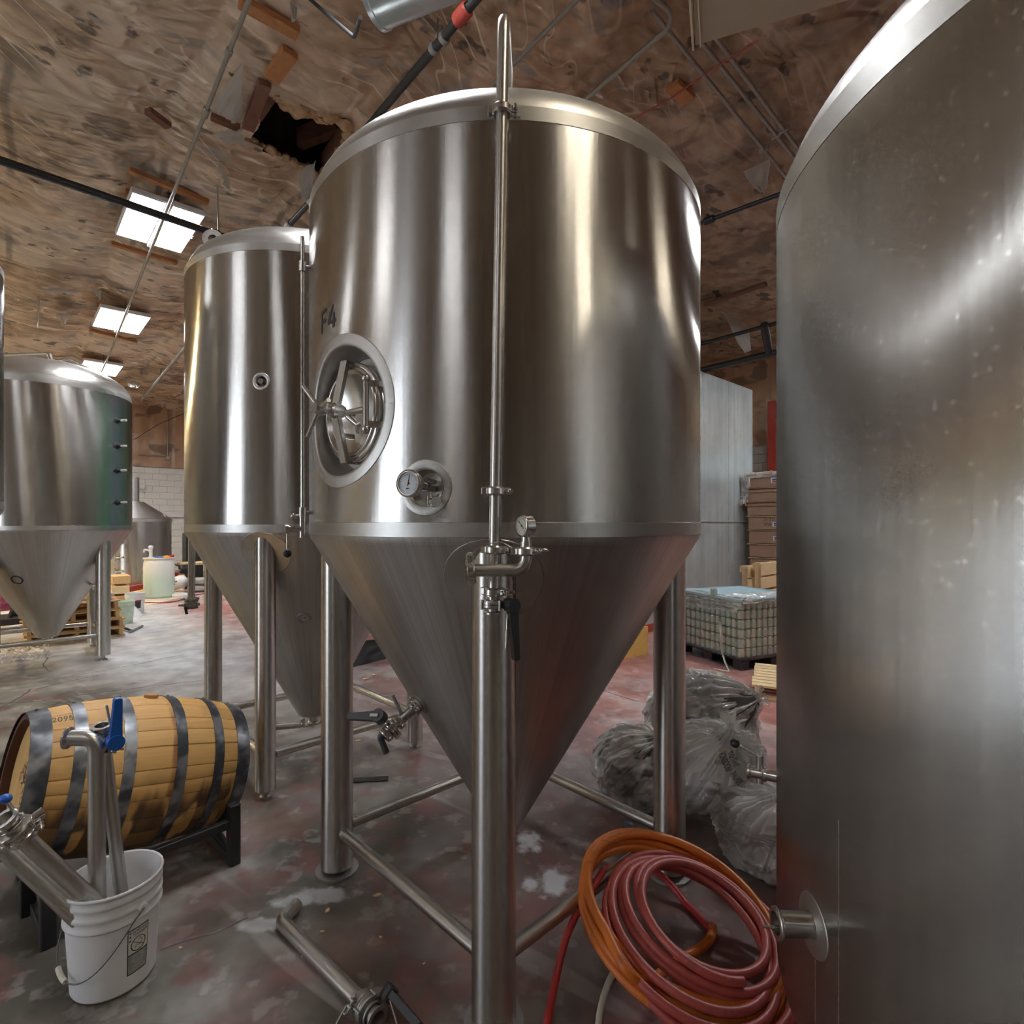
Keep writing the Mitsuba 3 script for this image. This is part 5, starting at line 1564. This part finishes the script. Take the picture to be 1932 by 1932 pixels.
def bag(label, c, rad, tie, seed, power=2.3, inner=.90, content='dark_fabric', knot=True):
    k = thing('plastic_bag', label, 'plastic bag')
    g = blob(c, rad, tie, seed, power, 6)
    part(k, 'film', g, 'bag_film', 'cloudy clear plastic film', True)
    h = blob(c, np.asarray(rad) * inner, tie, seed, power, 4, .012, .02)
    part(k, 'contents', h, content, 'dark bulky contents', True)
    if knot:
        tie = np.asarray(tie, float) / np.linalg.norm(tie)
        q = g.vertices - np.asarray(c)
        i = np.argmax((q / np.linalg.norm(q, axis=1, keepdims=True)) @ tie)
        m = frame(g.vertices[i], tie)
        a = np.linspace(0, 2 * PI, 61)[:, None]
        rr = np.array([.030, .014, .012, .03, .055])[None] * (1 + .35 * np.sin(7 * a) * np.array([.2, .1, .2, .9, 1.3])[None])
        zz = np.array([-.03, 0, .012, .035, .055])[None] + .014 * np.sin(5 * a + 1) * np.array([0, 0, .1, .8, 1.2])[None]
        v = np.stack([rr * np.cos(a), rr * np.sin(a), zz], -1).reshape(-1, 3) @ m[:3, :3].T + m[:3, 3]
        part(k, 'knot', G(v, grid_faces(61, 5)), 'bag_film', 'gathered knot', True)
    return k, g


bag('clear plastic bag of black material slumped lowest at the left of the pile', (.74, 3.22, .215), (.26, .24, .23), (.5, -.2, .7), 2, 2.4)
bag('largest clear bag with a black lining at the back of the pile', (1.27, 3.68, .33), (.37, .30, .33), (.9, -.3, .5), 5, 2.2)
_, fb = bag('tied cloudy plastic bag with black print in front of the largest bag', (1.085, 3.02, .315), (.30, .24, .24), (.25, -.35, .85), 9, 2.3, .78, 'grey_cloth')
kf = [k for k in scene if k.startswith('plastic_bag_002')][0].split('__')[0]
bag('squat plastic wrapped bundle on the floor beside the right tank', (1.36, 2.70, .165), (.34, .26, .18), (-.1, -.3, .9), 14, 4.0, .90, 'grey_cloth', knot=False)


def print_on(mesh, text, p0, p1, h, key, name='print'):
    """lettering laid on the surface of a mesh, from pixel p0 to pixel p1 (centres of its ends)"""
    g = meshkit.text_mesh(text, 1.0, .02, True)
    g = g.subdivide()
    v = g.vertices
    w = v[:, 0].max()
    p0, p1 = np.array(p0, float), np.array(p1, float)
    u = (p1 - p0) / np.linalg.norm(p1 - p0); nrm = np.array([u[1], -u[0]])
    px = p0 + np.outer(v[:, 0] / w, p1 - p0) + np.outer((v[:, 1] - .5) * h, nrm)
    d = np.stack([(px[:, 0] - CX) / F, np.ones(len(px)), -(px[:, 1] - HY) / F], -1)
    o = np.tile([0, 0, EYE], (len(d), 1))
    loc, ri, _ = mesh.ray.intersects_location(o, d, multiple_hits=False)
    t = np.full(len(d), np.nan)
    t[ri] = loc[:, 1]
    ok = ~np.isnan(t)
    X = np.stack([np.ones(len(px)), px[:, 0] - p0[0], px[:, 1] - p0[1], (px[:, 0] - p0[0]) ** 2, (px[:, 1] - p0[1]) ** 2], 1)
    co = np.linalg.lstsq(X[ok], t[ok], rcond=None)[0]
    fit_ = X @ co
    t = fit_ - max(0.0, (fit_[ok] - t[ok]).max()) - .002
    g.vertices = o + d * (t - v[:, 2] * .03)[:, None]
    return part(key, name, g, 'ink', 'black printed lettering', False)


print_on(fb, 'TO THE', (1376, 1418), (1392, 1446), 11, kf)
print_on(fb, 'KINGDOM', (1361, 1420), (1376, 1454), 13, kf)
print_on(fb, 'PALACE', (1382, 1458), (1398, 1478), 12, kf)
one('rubber_strip', move(box(.28, .055, .012, None, .004), rotz(.12, FL(690, 1471, .006))), 'rubber_black', 'short black rubber strip lying on the red floor behind the left leg', 'rubber strip')
one('rubber_strip', move(box(.17, .05, .012, None, .004), rotz(-.2, FL(682, 1352, .006))), 'rubber_black', 'black rubber scrap on the floor under the racking valve of the main tank', 'rubber strip')
one('black_mat', sheet([FL(655, 1262, .004), FL(742, 1240, .004), W(735, 1205, 6.7), W(655, 1212, 6.3)], 14, 10, .05, 3), 'dark_fabric', 'folded black mat on the red floor seen between the two middle tanks', 'mat', smooth=True)
one('rubber_buffer', lathe([(0, 0), (.035, 0), (.038, .06), (.034, .12), (.02, .135), (0, .138)], 20, frame(FL(1182, 1602, 0), (.12, .0, 1))), 'dark_grey_plastic', 'small dark rubber post on the floor left of the right leg', 'rubber post')

# ------------------------------------------------------------------ cans shrink wrapped on a black pallet
def pallet(label, o, ax, ay, nx, L, Wd, mat_, group=None, h=.13, tilt=None, name='wooden_pallet', boards=7, z=0.0, cat_='pallet'):
    """o: corner on the floor, ax along the deck boards (length L), ay across (Wd)"""
    k = thing(name, label, cat_, group)
    ax, ay = np.asarray(ax, float), np.asarray(ay, float)
    az = np.cross(ax, ay)
    m = np.eye(4); m[:3, 0], m[:3, 1], m[:3, 2], m[:3, 3] = ax, ay, az, o
    P = lambda x, y, zz: pt(m, (x, y, zz))
    t = .020
    for i in range(boards):
        y = (i + .5) / boards * Wd
        w = Wd / boards * (.82 if i not in (0, boards - 1) else .9)
        part(k, 'deck_board', box(L + .01 * (rng.random() - .5), w, t, frame(P(L / 2 + .012 * (rng.random() - .5), y, h - t / 2), az, ax), .002), mat_, smooth=False)
    for x in (.05, L / 2, L - .05):
        part(k, 'stringer', box(.045, Wd, h - 2 * t, frame(P(x, Wd / 2, h / 2), az, ax), .003), mat_, smooth=False)
    for y in (.06, Wd / 2, Wd - .06):
        part(k, 'bottom_board', box(L, .09, t, frame(P(L / 2, y, t / 2), az, ax), .002), mat_, smooth=False)
    return k


D1 = np.array([-.38, .925, 0]); D1 /= np.linalg.norm(D1)
D2 = np.array([D1[1], -D1[0], 0])
CC = FL(1398, 1266)
kpl = thing('plastic_pallet', 'black plastic pallet under the block of shrink wrapped cans', 'pallet')
cf = np.eye(4); cf[:3, 0], cf[:3, 1], cf[:3, 2], cf[:3, 3] = D2, D1, UP, CC
CP = lambda x, y, z: pt(cf, (x, y, z))
part(kpl, 'deck', box(1.06, 1.08, .03, frame(CP(.53, .54, .115), UP, D2), .006), 'black_plastic')
part(kpl, 'skid_rail', box(1.06, 1.08, .012, frame(CP(.53, .54, .008), UP, D2), .004), 'black_plastic')
for ix in range(3):
    for iy in range(3):
        part(kpl, 'block', box(.13, .13, .10, frame(CP(.075 + ix * .455, .075 + iy * .465, .055), UP, D2), .01), 'black_plastic')
TIER, Z0 = .106, .131
can_body = lathe([[(.032, 0), (.0385, .006)], [(.0385, .006), (.0385, .080)], [(.0385, .080), (.030, .096), (.030, .100)], [(.030, .100), (.0, .097)]], 16)
can_ply = {'type': 'ply', 'filename': meshkit.write_ply((can_body.v, can_body.f), False, can_body.uv, None, normals=can_body.n), 'face_normals': False}
for tier in range(6):
    z = Z0 + tier * TIER
    one('tier_sheet', box(1.0, 1.02, .004, frame(CP(.52, .54, z + .002), UP, D2)), 'tier_grey', f'thin grey layer sheet under {["the bottom", "the second", "the third", "the fourth", "the fifth", "the top"][tier]} layer of cans{"" if tier in (0, 5) else " from below"}', 'layer sheet', smooth=False)
    cells = [(0, j) for j in range(12)] + [(i, 0) for i in range(1, 9)]
    for i, j in cells:
        k = numbered('can')
        scene[k] = {**can_ply, 'bsdf': {'type': 'ref', 'id': 'can_label' if (i * 5 + j * 3 + tier * 7) % 4 else 'can_metal'}, 'to_world': T().translate(list(map(float, CP(.064 + i * .0845, .064 + j * .0845, z + .0045))))}
        tag(k, 'pale green silver can standing in the shrink wrapped stack on the black pallet', 'can', 'cans in the shrink wrapped stack')
core = box(.88, .90, 6 * TIER - .02, frame(CP(.56, .58, Z0 + 3 * TIER), UP, D2))
one('can_core', core, 'can_dark', 'dark inner mass of the packed cans behind the outer rows', 'cans', kind='stuff', smooth=False)
zt_ = Z0 + 6 * TIER
ktr = thing('top_tray', 'pale blue plastic tray lid on top of the wrapped cans', 'tray')
part(ktr, 'lid', box(1.02, 1.04, .008, frame(CP(.52, .53, zt_ + .006), UP, D2), .002), 'sheet_blue')
for a_, b_ in (((0, 0), (1.03, 0)), ((0, 0), (0, 1.05)), ((1.03, 0), (1.03, 1.05)), ((0, 1.05), (1.03, 1.05))):
    part(ktr, 'rim', bar(CP(a_[0] + .005, a_[1] + .005, zt_ + .004), CP(b_[0] + .005, b_[1] + .005, zt_ + .004), .012, .03, UP, .003), 'sheet_blue')
k = numbered('can')
cpos_ = FL(1347, 1124, zt_ + .011)
scene[k] = {**can_ply, 'bsdf': {'type': 'ref', 'id': 'can_label'}, 'to_world': T().translate(list(map(float, [cpos_[0], cpos_[1], zt_ + .0115])))}
tag(k, 'single pale green can standing alone on top of the wrapped stack', 'can')
kw = thing('stretch_wrap', 'clear crumpled stretch film round the block of cans', 'plastic film')
part(kw, 'film', sheet([CP(.012, -.002, Z0 - .01), CP(.012, 1.04, Z0 - .01), CP(.012, 1.04, zt_), CP(.012, -.002, zt_)], 60, 40, .022, 31, 9), 'clear_film', None, True)
part(kw, 'film', sheet([CP(.012, -.004, Z0 - .01), CP(.90, -.004, Z0 - .01), CP(.90, -.004, zt_), CP(.012, -.004, zt_)], 60, 40, .022, 33, 9), 'clear_film', None, True)
for i, (x0, y0, x1, y1, s0, s1) in enumerate(((-.01, .0, -.01, 1.05, .07, .05), (.0, -.012, .95, -.012, .05, .06), (-.02, .05, -.02, .95, .04, .09))):
    z_ = zt_ + .02 - (.10 if i == 2 else 0)
    part(kw, 'crumple', sheet([CP(x0, y0, z_ - s0), CP(x1, y1, z_ - s1), CP(x1 + .03, y1 + .02, z_ + .035), CP(x0 + .03, y0 + .02, z_ + .02)], 60, 12, .07, 41 + i, 14), 'bag_film', 'gathered whitish film', True)
part(kw, 'top_film', sheet([CP(.01, .01, zt_ + .03), CP(.95, .01, zt_ + .035), CP(.95, .22, zt_ + .028), CP(.01, .30, zt_ + .028)], 40, 20, .035, 47, 9), 'bag_film', None, True)
part(kw, 'loose_tail', tube(smooth_path([CP(-.02, .30, .50), CP(-.03, .27, .32), CP(-.04, .24, .16), CP(-.08, .12, .02), CP(-.16, .02, .008), CP(-.22, .18, .006)], 40), np.linspace(.018, .005, 40), 8), 'bag_film', 'loose tail of film hanging to the floor', True)

# wooden pallets near it
m_ = AB(0, 1) - AB(0, 0)
pallet('pale wooden pallet lying flat on the red floor beside the right tank', FL(1418, 1318), (.90, -.436, 0), (.436, .90, 0), 3, 1.1, .9, 'pallet_pale', boards=8)
for i, (dx, lab) in enumerate(((0, 'front pale wooden pallet standing on its edge before the carton stack'), (.17, 'rear pale wooden pallet standing on its edge before the carton stack'))):
    pallet(lab, np.array([3.62, 8.30, .02]) + A * dx - B * dx * .35, B, UP, 3, 1.1, 1.02 - .05 * i, 'pallet_pale', boards=5)
one('wood_board', sheet([np.array([.95, 6.45, 0.003]), np.array([1.70, 6.87, .003]), np.array([1.66, 6.92, .37]), np.array([.9, 6.5, .37])], 4, 4, .0, 3), 'plywood', 'yellow board standing on edge seen just left of the right leg', 'board') if False else None
kwb = one('wood_board', bar(np.array([.90, 6.33, .175]), np.array([1.69, 6.88, .175]), .03, .35, UP, .004), 'plywood', 'yellow board standing on edge on the red floor left of the right leg', 'board')

# cold room of galvanized panels
kc = thing('cold_room', 'tall galvanized panel cold room behind the can stack', 'cold room')
E1 = np.array([4.65, 10.65, 0.0])
for i in range(6):
    w = .97
    c_ = E1 - B * (i * .985 + .49) + A * .05 + UP * 2.1
    part(kc, 'panel', box(w, .10, 4.2, frame(c_, UP, B), .004), 'galvanized', smooth=False)
    part(kc, 'seam', box(.018, .112, 4.2, frame(E1 - B * (i + 1) * .985 + A * .05 + UP * 2.1, UP, B), .002), 'galvanized', smooth=False)
part(kc, 'side_panel', box(.10, 3.0, 4.2, frame(E1 + A * 1.6 - B * .05 + UP * 2.1, UP, B), .004), 'galvanized', smooth=False)
part(kc, 'roof', box(5.9, 3.1, .1, frame(E1 + A * 1.6 - B * 2.95 + UP * 4.14, UP, B), .004), 'galvanized', smooth=False)
part(kc, 'base_strip', box(5.9, .02, .12, frame(E1 - A * .012 - B * 2.95 + UP * .06, UP, B), .003), 'red_paint', 'reddish base strip')
part(kc, 'base_rail', box(5.9, .03, .02, frame(E1 - A * .008 - B * 2.95 + UP * 1.66, UP, B), .003), 'galvanized')

# cartons
cb = np.array([.4298 * 10.2, 10.2, 0.0])                 # back left edge of the stack; its left side faces us
CA, CBW = 1.0, .80
nth = ['topmost', 'second from the top', 'third from the top', 'fourth from the top', 'fifth from the top', 'sixth from the top', 'seventh from the top', 'third from the bottom', 'second from the bottom', 'lowest']
for i in range(10):
    j = 9 - i
    z = i * .253
    kq = thing('carton', f'brown cardboard carton, {nth[j]} in the tall stack by the right tank', 'carton', 'stacked cartons')
    sh = .02 * (rng.random() - .5) - .010 * (i - 5)
    e = cb - A * (sh + .0) + UP * z                     # back edge, outer left face
    o_ = e - A * CA / 2 + B * CBW / 2
    part(kq, 'body', box(CBW, CA, .225, frame(o_ + UP * .113, UP, B), .004), 'cardboard', smooth=False)
    if j in (1, 2):
        part(kq, 'open_lid', trimesh.util.concatenate([box(CBW + .06, CA + .06, .008, frame(o_ + UP * q_, UP, B)) for q_ in (.180, .243)] + [box(CBW + .06, .012, .06, frame(o_ + A * (CA / 2 + .025) + UP * .212, UP, B)), box(CBW - .1, CA - .1, .06, frame(o_ + UP * .212, UP, B))]), 'cardboard_edge', smooth=False)
    else:
        part(kq, 'lid', box(CBW + .06, CA + .06, .014, frame(o_ + UP * .236, UP, B), .002), 'cardboard_edge', smooth=False)
        if j != 3: part(kq, 'flap', bar(e - A * .08 - B * .003 + UP * .19, e - A * .9 - B * .003 + UP * .19, .006, .05, UP), 'cardboard', smooth=False)
    if j in (0, 3, 4):
        lc = e - B * .004 - A * .52 + UP * (.09 if j else .12)
        part(kq, 'sticker', box(.003, .16, .09, frame(lc, UP, B)), 'label_white', 'white sticker with a blue and red print', False)
        part(kq, 'sticker_blue', box(.004, .11, .035, frame(lc - B * .001 + UP * .012, UP, B)), 'blue_plastic', smooth=False)
        part(kq, 'sticker_red', box(.004, .11, .02, frame(lc - B * .001 - UP * .025, UP, B)), 'red_plastic', smooth=False)
    if j == 3:
        for s, zz in (('3-15', .150), ('IPA 2', .060)):
            g = meshkit.text_mesh(s, .055, .001)
            m = np.eye(4); m[:3, 0], m[:3, 1], m[:3, 2], m[:3, 3] = -A, UP, -B, e - B * .001 - A * .28 + UP * zz
            part(kq, 'handwriting', move(g, m), 'ink', 'black handwriting', False)
kcv = thing('plastic_cover', 'crumpled clear plastic draped over the topmost carton', 'plastic film')
zt2 = 10 * .253
e = cb + A * .05
part(kcv, 'drape', sheet([e + A * .03 - B * .04 + UP * (zt2 + .02), e - A * 1.0 - B * .04 + UP * (zt2 + .02), e - A * 1.0 + B * .8 + UP * (zt2 + .03), e + A * .03 + B * .8 + UP * (zt2 + .03)], 30, 16, .05, 51, 9), 'bag_film', None, True)
part(kcv, 'corner', sheet([e + A * .05 - B * .05 + UP * (zt2 + .02), e - A * .10 - B * .05 + UP * (zt2 + .01), e - A * .06 - B * .06 + UP * (zt2 - .50), e + A * .12 - B * .05 + UP * (zt2 - .58)], 14, 26, .09, 53, 7), 'bag_film', None, True)
part(kcv, 'side_edge', sheet([e + A * .02 - B * .04 + UP * (zt2 + .03), e - A * 1.0 - B * .04 + UP * (zt2 + .03), e - A * 1.0 - B * .045 + UP * (zt2 - .05), e + A * .02 - B * .045 + UP * (zt2 - .08)], 40, 8, .05, 55, 12), 'bag_film', None, True)

# ------------------------------------------------------------------ far left background
kt = thing('brew_kettle', 'steel brew kettle with a conical lid in front of the far wall', 'kettle')
KC = np.array([-9.34, 13.6, 0.0]); ko = rotz(0, KC)
part(kt, 'body', lathe([[(.80, .12), (.80, 1.66)]], 96, ko), 'steel_shell')
part(kt, 'rim', lathe([(.80, 1.655), (.82, 1.66), (.82, 1.73), (.79, 1.74)], 80, ko), 'steel_dome')
part(kt, 'lid', lathe([[(.80, 1.74), (.22, 2.15)], [(.22, 2.15), (.0, 2.17)]], 80, ko), 'steel_dome')
part(kt, 'vent_pipe', lathe([(.12, 2.1), (.12, 2.75), (.0, 2.75)], 24, ko), 'steel_dull')
part(kt, 'base', lathe([(.0, .0), (.78, 0.0), (.78, .12)], 48, ko), 'red_paint', 'dark red base')
for py in (1025, 1052, 1078):
    t_, th = ray_cyl(222, KC, .80)
    n = np.array([math.cos(th), math.sin(th), 0]); z = EYE - (py - HY) / F * t_
    p = KC + n * .80 + UP * z
    part(kt, 'fitting', cat(rod(p - n * .02, p + n * .16, .04, 12), rod(p + n * .14 - UP * .08, p + n * .14 + UP * .08, .025, 10), rod(p + n * .14, p + n * .14 + np.array([.2, 0, .02]), .02, 8)), 'steel_polish')
part(kt, 'lid_handle', tube(bend([W(305, 978, 13.3), W(308, 970, 13.2), W(313, 976, 13.2)], .03), .012, 8), 'steel_dull')
dr_ = thing('plastic_drum', 'pale green translucent plastic drum standing before the brew kettle', 'drum')
DC = FL(300, 1127); do = rotz(0, DC)
part(dr_, 'body', lathe([[(0, 0.0), (.25, 0.0), (.275, .02), (.285, .06), (.292, .25), (.284, .28), (.292, .31), (.296, .5), (.29, .56), (.296, .60), (.292, .76), (.275, .82), (.262, .84)]], 48, do), 'drum_plastic')
part(dr_, 'rim', lathe([(.262, .84), (.300, .85), (.300, .875), (.27, .88), (.262, .865), (0, .86)], 48, do), 'cream_plastic')
pm = thing('hand_pump', 'white hand pump with a spout on top of the plastic drum', 'hand pump')
q = DC + np.array([-.18, 0, .865])
part(pm, 'column', lathe([(.045, 0), (.035, .03), (.035, .20), (.05, .215), (.05, .25), (.03, .27), (0, .275)], 20, rotz(0, q)), 'white_plastic')
part(pm, 'spout', tube(bend([q + UP * .15, q + np.array([-.13, -.02, .19]), q + np.array([-.14, -.02, .12])], .03), .02, 10), 'white_plastic')
one('blue_tray', box(.22, .14, .03, frame(DC + np.array([.06, -.02, .89]), UP, (1, .1, 0)), .008), 'blue_plastic', 'small blue lid lying on the plastic drum', 'lid')
one('orange_glove', blob(DC + np.array([.20, -.05, .895]), (.07, .06, .03), (0, 0, 1), 4, 2.2, 3, -9), 'orange_plastic', 'small orange and yellow cloth on the plastic drum', 'cloth', smooth=True)
part(dr_, 'cap', lathe([(0, 0), (.045, 0), (.045, .05), (0, .055)], 16, rotz(0, DC + np.array([.25, .05, .875]))), 'red_plastic', 'small red cap at its rim')
fb0 = [FL(255, 1136), FL(345, 1110), FL(352, 1125), FL(278, 1143)]
one('tan_board', prism([tuple(p[:2]) for p in fb0], .006), 'tan_board', 'flat tan board on the floor under the plastic drum', 'board', smooth=False)
jg = thing('plastic_jug', 'white jug with a blue cross tipped over beside the plastic drum', 'jug')
jc = FL(341, 1116)
jm = frame(jc + np.array([-.22, -.05, .17]), (.93, -.1, .25), UP)
part(jg, 'body', lathe([[(0, 0), (.13, 0), (.15, .02), (.155, .30), (.14, .36), (.06, .42), (.05, .45), (0, .45)]], 28, jm), 'white_plastic')
jb = jm[:3, 3] + jm[:3, 2] * .2
fr = np.array([.1, -.98, .16])
part(jg, 'cross', trimesh.util.concatenate([bar(jb + fr * .157 - UP * .06, jb + fr * .157 + UP * .06, .03, .004, fr), bar(jb + fr * .157 - jm[:3, 2] * .07, jb + fr * .157 + jm[:3, 2] * .07, .03, .004, fr)]), 'blue_plastic', 'blue cross')
one('white_lid', lathe([(0, 0), (.19, 0), (.195, .05), (.185, .065), (0, .055)], 32, rotz(0, FL(343, 1126))), 'white_plastic', 'white round lid on the floor beside the tipped jug', 'lid')
rb_ = thing('red_crate', 'red crate with a white mark behind the tipped jug', 'crate')
rp = FL(331, 1101)
part(rb_, 'body', box(.34, .3, .30, frame(rp + UP * .15, UP, B), .012), 'red_plastic')
g = meshkit.text_mesh('6', .13, .004, True)
m = np.eye(4); m[:3, 0], m[:3, 1], m[:3, 2], m[:3, 3] = B, UP, -A, rp - A * .153 - B * .05 + UP * .09
part(rb_, 'mark', move(g, m), 'white_plastic', 'white mark', False)
one('dark_cabinet', box(.42, .45, 1.35, frame(FL(368, 1099) + UP * .675 + A * .25, UP, B), .01), 'black_steel', 'tall black cabinet against the far wall left of the second tank', 'cabinet')
ks = thing('steel_post', 'grey steel post at the right end of the brew kettle', 'post')
part(ks, 'post', box(.07, .07, 1.0, frame(FL(320, 1098) + UP * .5, UP, B), .006), 'steel_dull')
part(ks, 'base', box(.16, .16, .015, frame(FL(320, 1098) + UP * .008, UP, B), .003), 'steel_dull')
kg = thing('drum_pump', 'black motor pump on a stand between the plastic drum and the second tank', 'pump')
gp = FL(351, 1112)
part(kg, 'motor', cat(lathe([(0, -.13), (.10, -.13), (.11, -.1), (.11, .1), (.09, .13), (0, .13)], 24, frame(gp + UP * .50, B))), 'black_plastic')
part(kg, 'stand', rod(gp, gp + UP * .45, .03, 10), 'black_steel')
part(kg, 'lever', rod(gp + UP * .55 - B * .1, gp + UP * .75 - B * .45, .018, 8), 'black_steel')
part(kg, 'outlet', rod(gp + UP * .48 - B * .12, gp + UP * .47 - B * .32, .025, 8), 'steel_pipe')
ktb = thing('work_table', 'low wooden table against the far wall behind the second tank', 'table')
tb0 = FL(372, 1108)
part(ktb, 'top', box(1.3, .6, .06, frame(tb0 + UP * .60 + B * .3 + A * .2, UP, B), .006), 'pallet_pale')
for dx in (-.28, .85):
    for dy in (-.05, .45):
        part(ktb, 'leg', box(.09, .09, .57, frame(tb0 + UP * .285 + B * dx + A * dy, UP, B), .004), 'pallet_wood')
for i, (dx, zz) in enumerate(((0.0, .0), (.03, .165))):
    one('grain_sack', blob(FL(380, 1116) + UP * (.08 + zz) + B * dx, (.30, .2, .085), (1, 0, 0), 60 + i, 2.6, 4, .004 if i == 0 else -9), 'grey_cloth', ['grey sack lying on the floor behind the drop pipe of the second tank, lower one', 'grey sack stacked on the lower one behind the drop pipe of the second tank'][i], 'sack', smooth=True)

def small_bucket(px, py, label, body='white_plastic', r=.14, h=.36, lab=None):
    k = thing('bucket', label, 'bucket')
    c_ = FL(px, py); o_ = rotz(0, c_)
    part(k, 'body', lathe([[(0, 0), (r * .86, 0), (r * .98, h * .78)], [(r * .98, h * .78), (r * 1.05, h * .79), (r * 1.02, h * .86), (r * 1.06, h * .9), (r * 1.02, h * .95), (r * 1.08, h)], [(r * 1.04, h), (r * .84, .01), (0, .01)]], 36, o_), body)
    if lab:
        t_, th = ray_cyl(px + 3, c_, r * .95)
        part(k, 'label', lathe([[(r * .94, h * .30), (r * .985, h * .62)]], 12, o_, t0=th - .45, t1=th + .45), lab, 'dark label')
        part(k, 'label_band', lathe([[(r * .985, h * .62), (r * .995, h * .68)]], 12, o_, t0=th - .9, t1=th + .5), 'red_plastic', 'red band')
    return k


small_bucket(255, 1158, 'white bucket with a dark label and red band behind the pallet stack', r=.15, h=.38, lab='ink')
small_bucket(233, 1176, 'pale translucent bucket squeezed between the pallet stack and the funnel', 'drum_plastic', .15, .36)
one('funnel', lathe([[(.17, 0), (.165, .02), (.035, .20), (.025, .30)], [(.02, .30), (.03, .2), (.155, .015)]], 36, rotz(0, FL(248, 1163))), 'white_plastic', 'white plastic funnel upside down on the floor beside the buckets', 'funnel')
kz = thing('squeegee', 'black squeegee lying on the floor beside the pallet stack', 'squeegee')
part(kz, 'shaft', rod(FL(222, 1180, .05), FL(248, 1190, .03), .018, 8), 'black_plastic')
part(kz, 'blade', rod(FL(246, 1192, .02), FL(268, 1181, .02), .02, 8), 'steel_dull')
names = ['lowest', 'second', 'third', 'topmost']
pc = FL(226, 1199)
for i in range(4):
    pallet(f'brown wooden pallet, {names[i]} of the stack behind the left tank', pc - B * 1.1 - A * .1 + UP * (.131 * i) + B * (.06 * rng.random()) + A * .04 * rng.random(), B, A, 3, 1.1, 1.0, 'pallet_old' if i % 2 else 'pallet_wood', 'pallets stacked behind the left tank', boards=6)
one('crumpled_wrap', blob(pc - B * .25 + A * .25 + UP * .585, (.24, .16, .07), (1, 0, .3), 77, 2.2, 4, -9, .1), 'bag_film', 'crumpled grey plastic lying on top of the brown pallet stack', 'plastic film', smooth=True)
for i in range(3):
    one('wood_block', box(.30, .5, .16, frame(FL(222, 1138) + UP * (.09 + .20 * i) + B * .02 * i, UP, B), .01), ['pallet_old', 'pallet_pale', 'pallet_wood'][i], ['lowest', 'middle', 'topmost'][i] + ' of three wood blocks piled up just right of the leg of the left tank', 'wood block', smooth=False)
one('wood_beam', bar(FL(232, 1126, .06), FL(278, 1116, .06), .12, .12, UP, .01), 'plywood', 'orange wooden beam on the floor in front of the brew kettle', 'beam', smooth=False)
one('wood_beam', bar(FL(228, 1117, .10), FL(280, 1108, .10), .14, .2, UP, .01), 'red_paint', 'dark red beam on the floor against the brew kettle', 'beam', smooth=False)
one('extension_cable', tube(smooth_path([FL(262, 1143, .01), FL(285, 1137, .01), FL(310, 1137, .01), FL(345, 1131, .01), FL(372, 1122, .01), FL(400, 1118, .01)], 60), .012, 6), 'red_paint', 'thin reddish cable lying across the floor before the plastic drum', 'cable')
one('floor_wrap', sheet([FL(-20, 1222, .02), FL(92, 1216, .02), FL(96, 1238, .02), FL(-20, 1250, .02)], 40, 16, .07, 81, 12), 'bag_film', 'crumpled clear plastic on the floor under the left tank', 'plastic film', smooth=True)
one('cloth_bundle', blob(W(12, 1128, 8.8), (.22, .2, .20), (0, 0, 1), 83, 2.2, 4, -9, .08), 'pink_cloth', 'dark pink cloth bundle behind the cone of the left tank', 'cloth', smooth=True)
kx = thing('machine_cart', 'low black machine cart behind the left tank', 'cart')
q = FL(18, 1192)
part(kx, 'deck', box(1.0, .6, .10, frame(q + UP * .16 + A * .2, UP, B), .01), 'black_steel')
part(kx, 'motor', lathe([(0, -.16), (.09, -.16), (.10, -.12), (.10, .12), (0, .16)], 20, frame(q + UP * .30 + A * .2 + B * .2, B)), 'dark_grey_plastic')
part(kx, 'arm', tube(bend([q + UP * .2, q + UP * .55 + B * .1, q + UP * .25 + B * .5], .1), .03, 8), 'black_steel')
for dx in (-.4, .4):
    part(kx, 'wheel', lathe([(0, -.03), (.10, -.03), (.11, -.02), (.11, .02), (.10, .03), (0, .03)], 24, frame(q + UP * .11 + B * dx - A * .08, A)), 'rubber_black')
one('plastic_sack', blob(W(22, 1110, 9.4), (.26, .22, .20), (.2, 0, 1), 85, 2.2, 4, -9, .07), 'white_plastic', 'white sack piled behind the cart at the left edge', 'sack', smooth=True)

# tall curtain behind the cold room, mirrored as green and purple in the left tank
pl_ = np.linspace(0, 1, 90)
for i, (a0, a1, mm) in enumerate(((6.6, 8.0, 'curtain_green'), (8.02, 8.9, 'curtain_purple'), (8.92, 9.8, 'curtain_green'))):
    if i == 0:
        pr('curtain_green', (0.03, 0.30, 0.12), 0.6); pr('curtain_purple', (0.22, 0.07, 0.38), 0.6)
        kcu = thing('strip_curtain', 'tall green and purple curtain hanging left of the cold room behind the main tank', 'curtain')
        part(kcu, 'rail', rod(AB(6.5, 4.3, 3.75), AB(9.9, 4.3, 3.75), .025, 10), 'conduit_grey')
    aa = a0 + (a1 - a0) * pl_
    v = np.stack([AB(x, 4.3 + .05 * math.sin(x * 28), 0) for x in aa])
    vv = np.stack([v + UP * .05, v + UP * 3.72], 1)
    part(kcu, 'cloth', G(vv.reshape(-1, 3), grid_faces(90, 2)), mm, smooth=True)
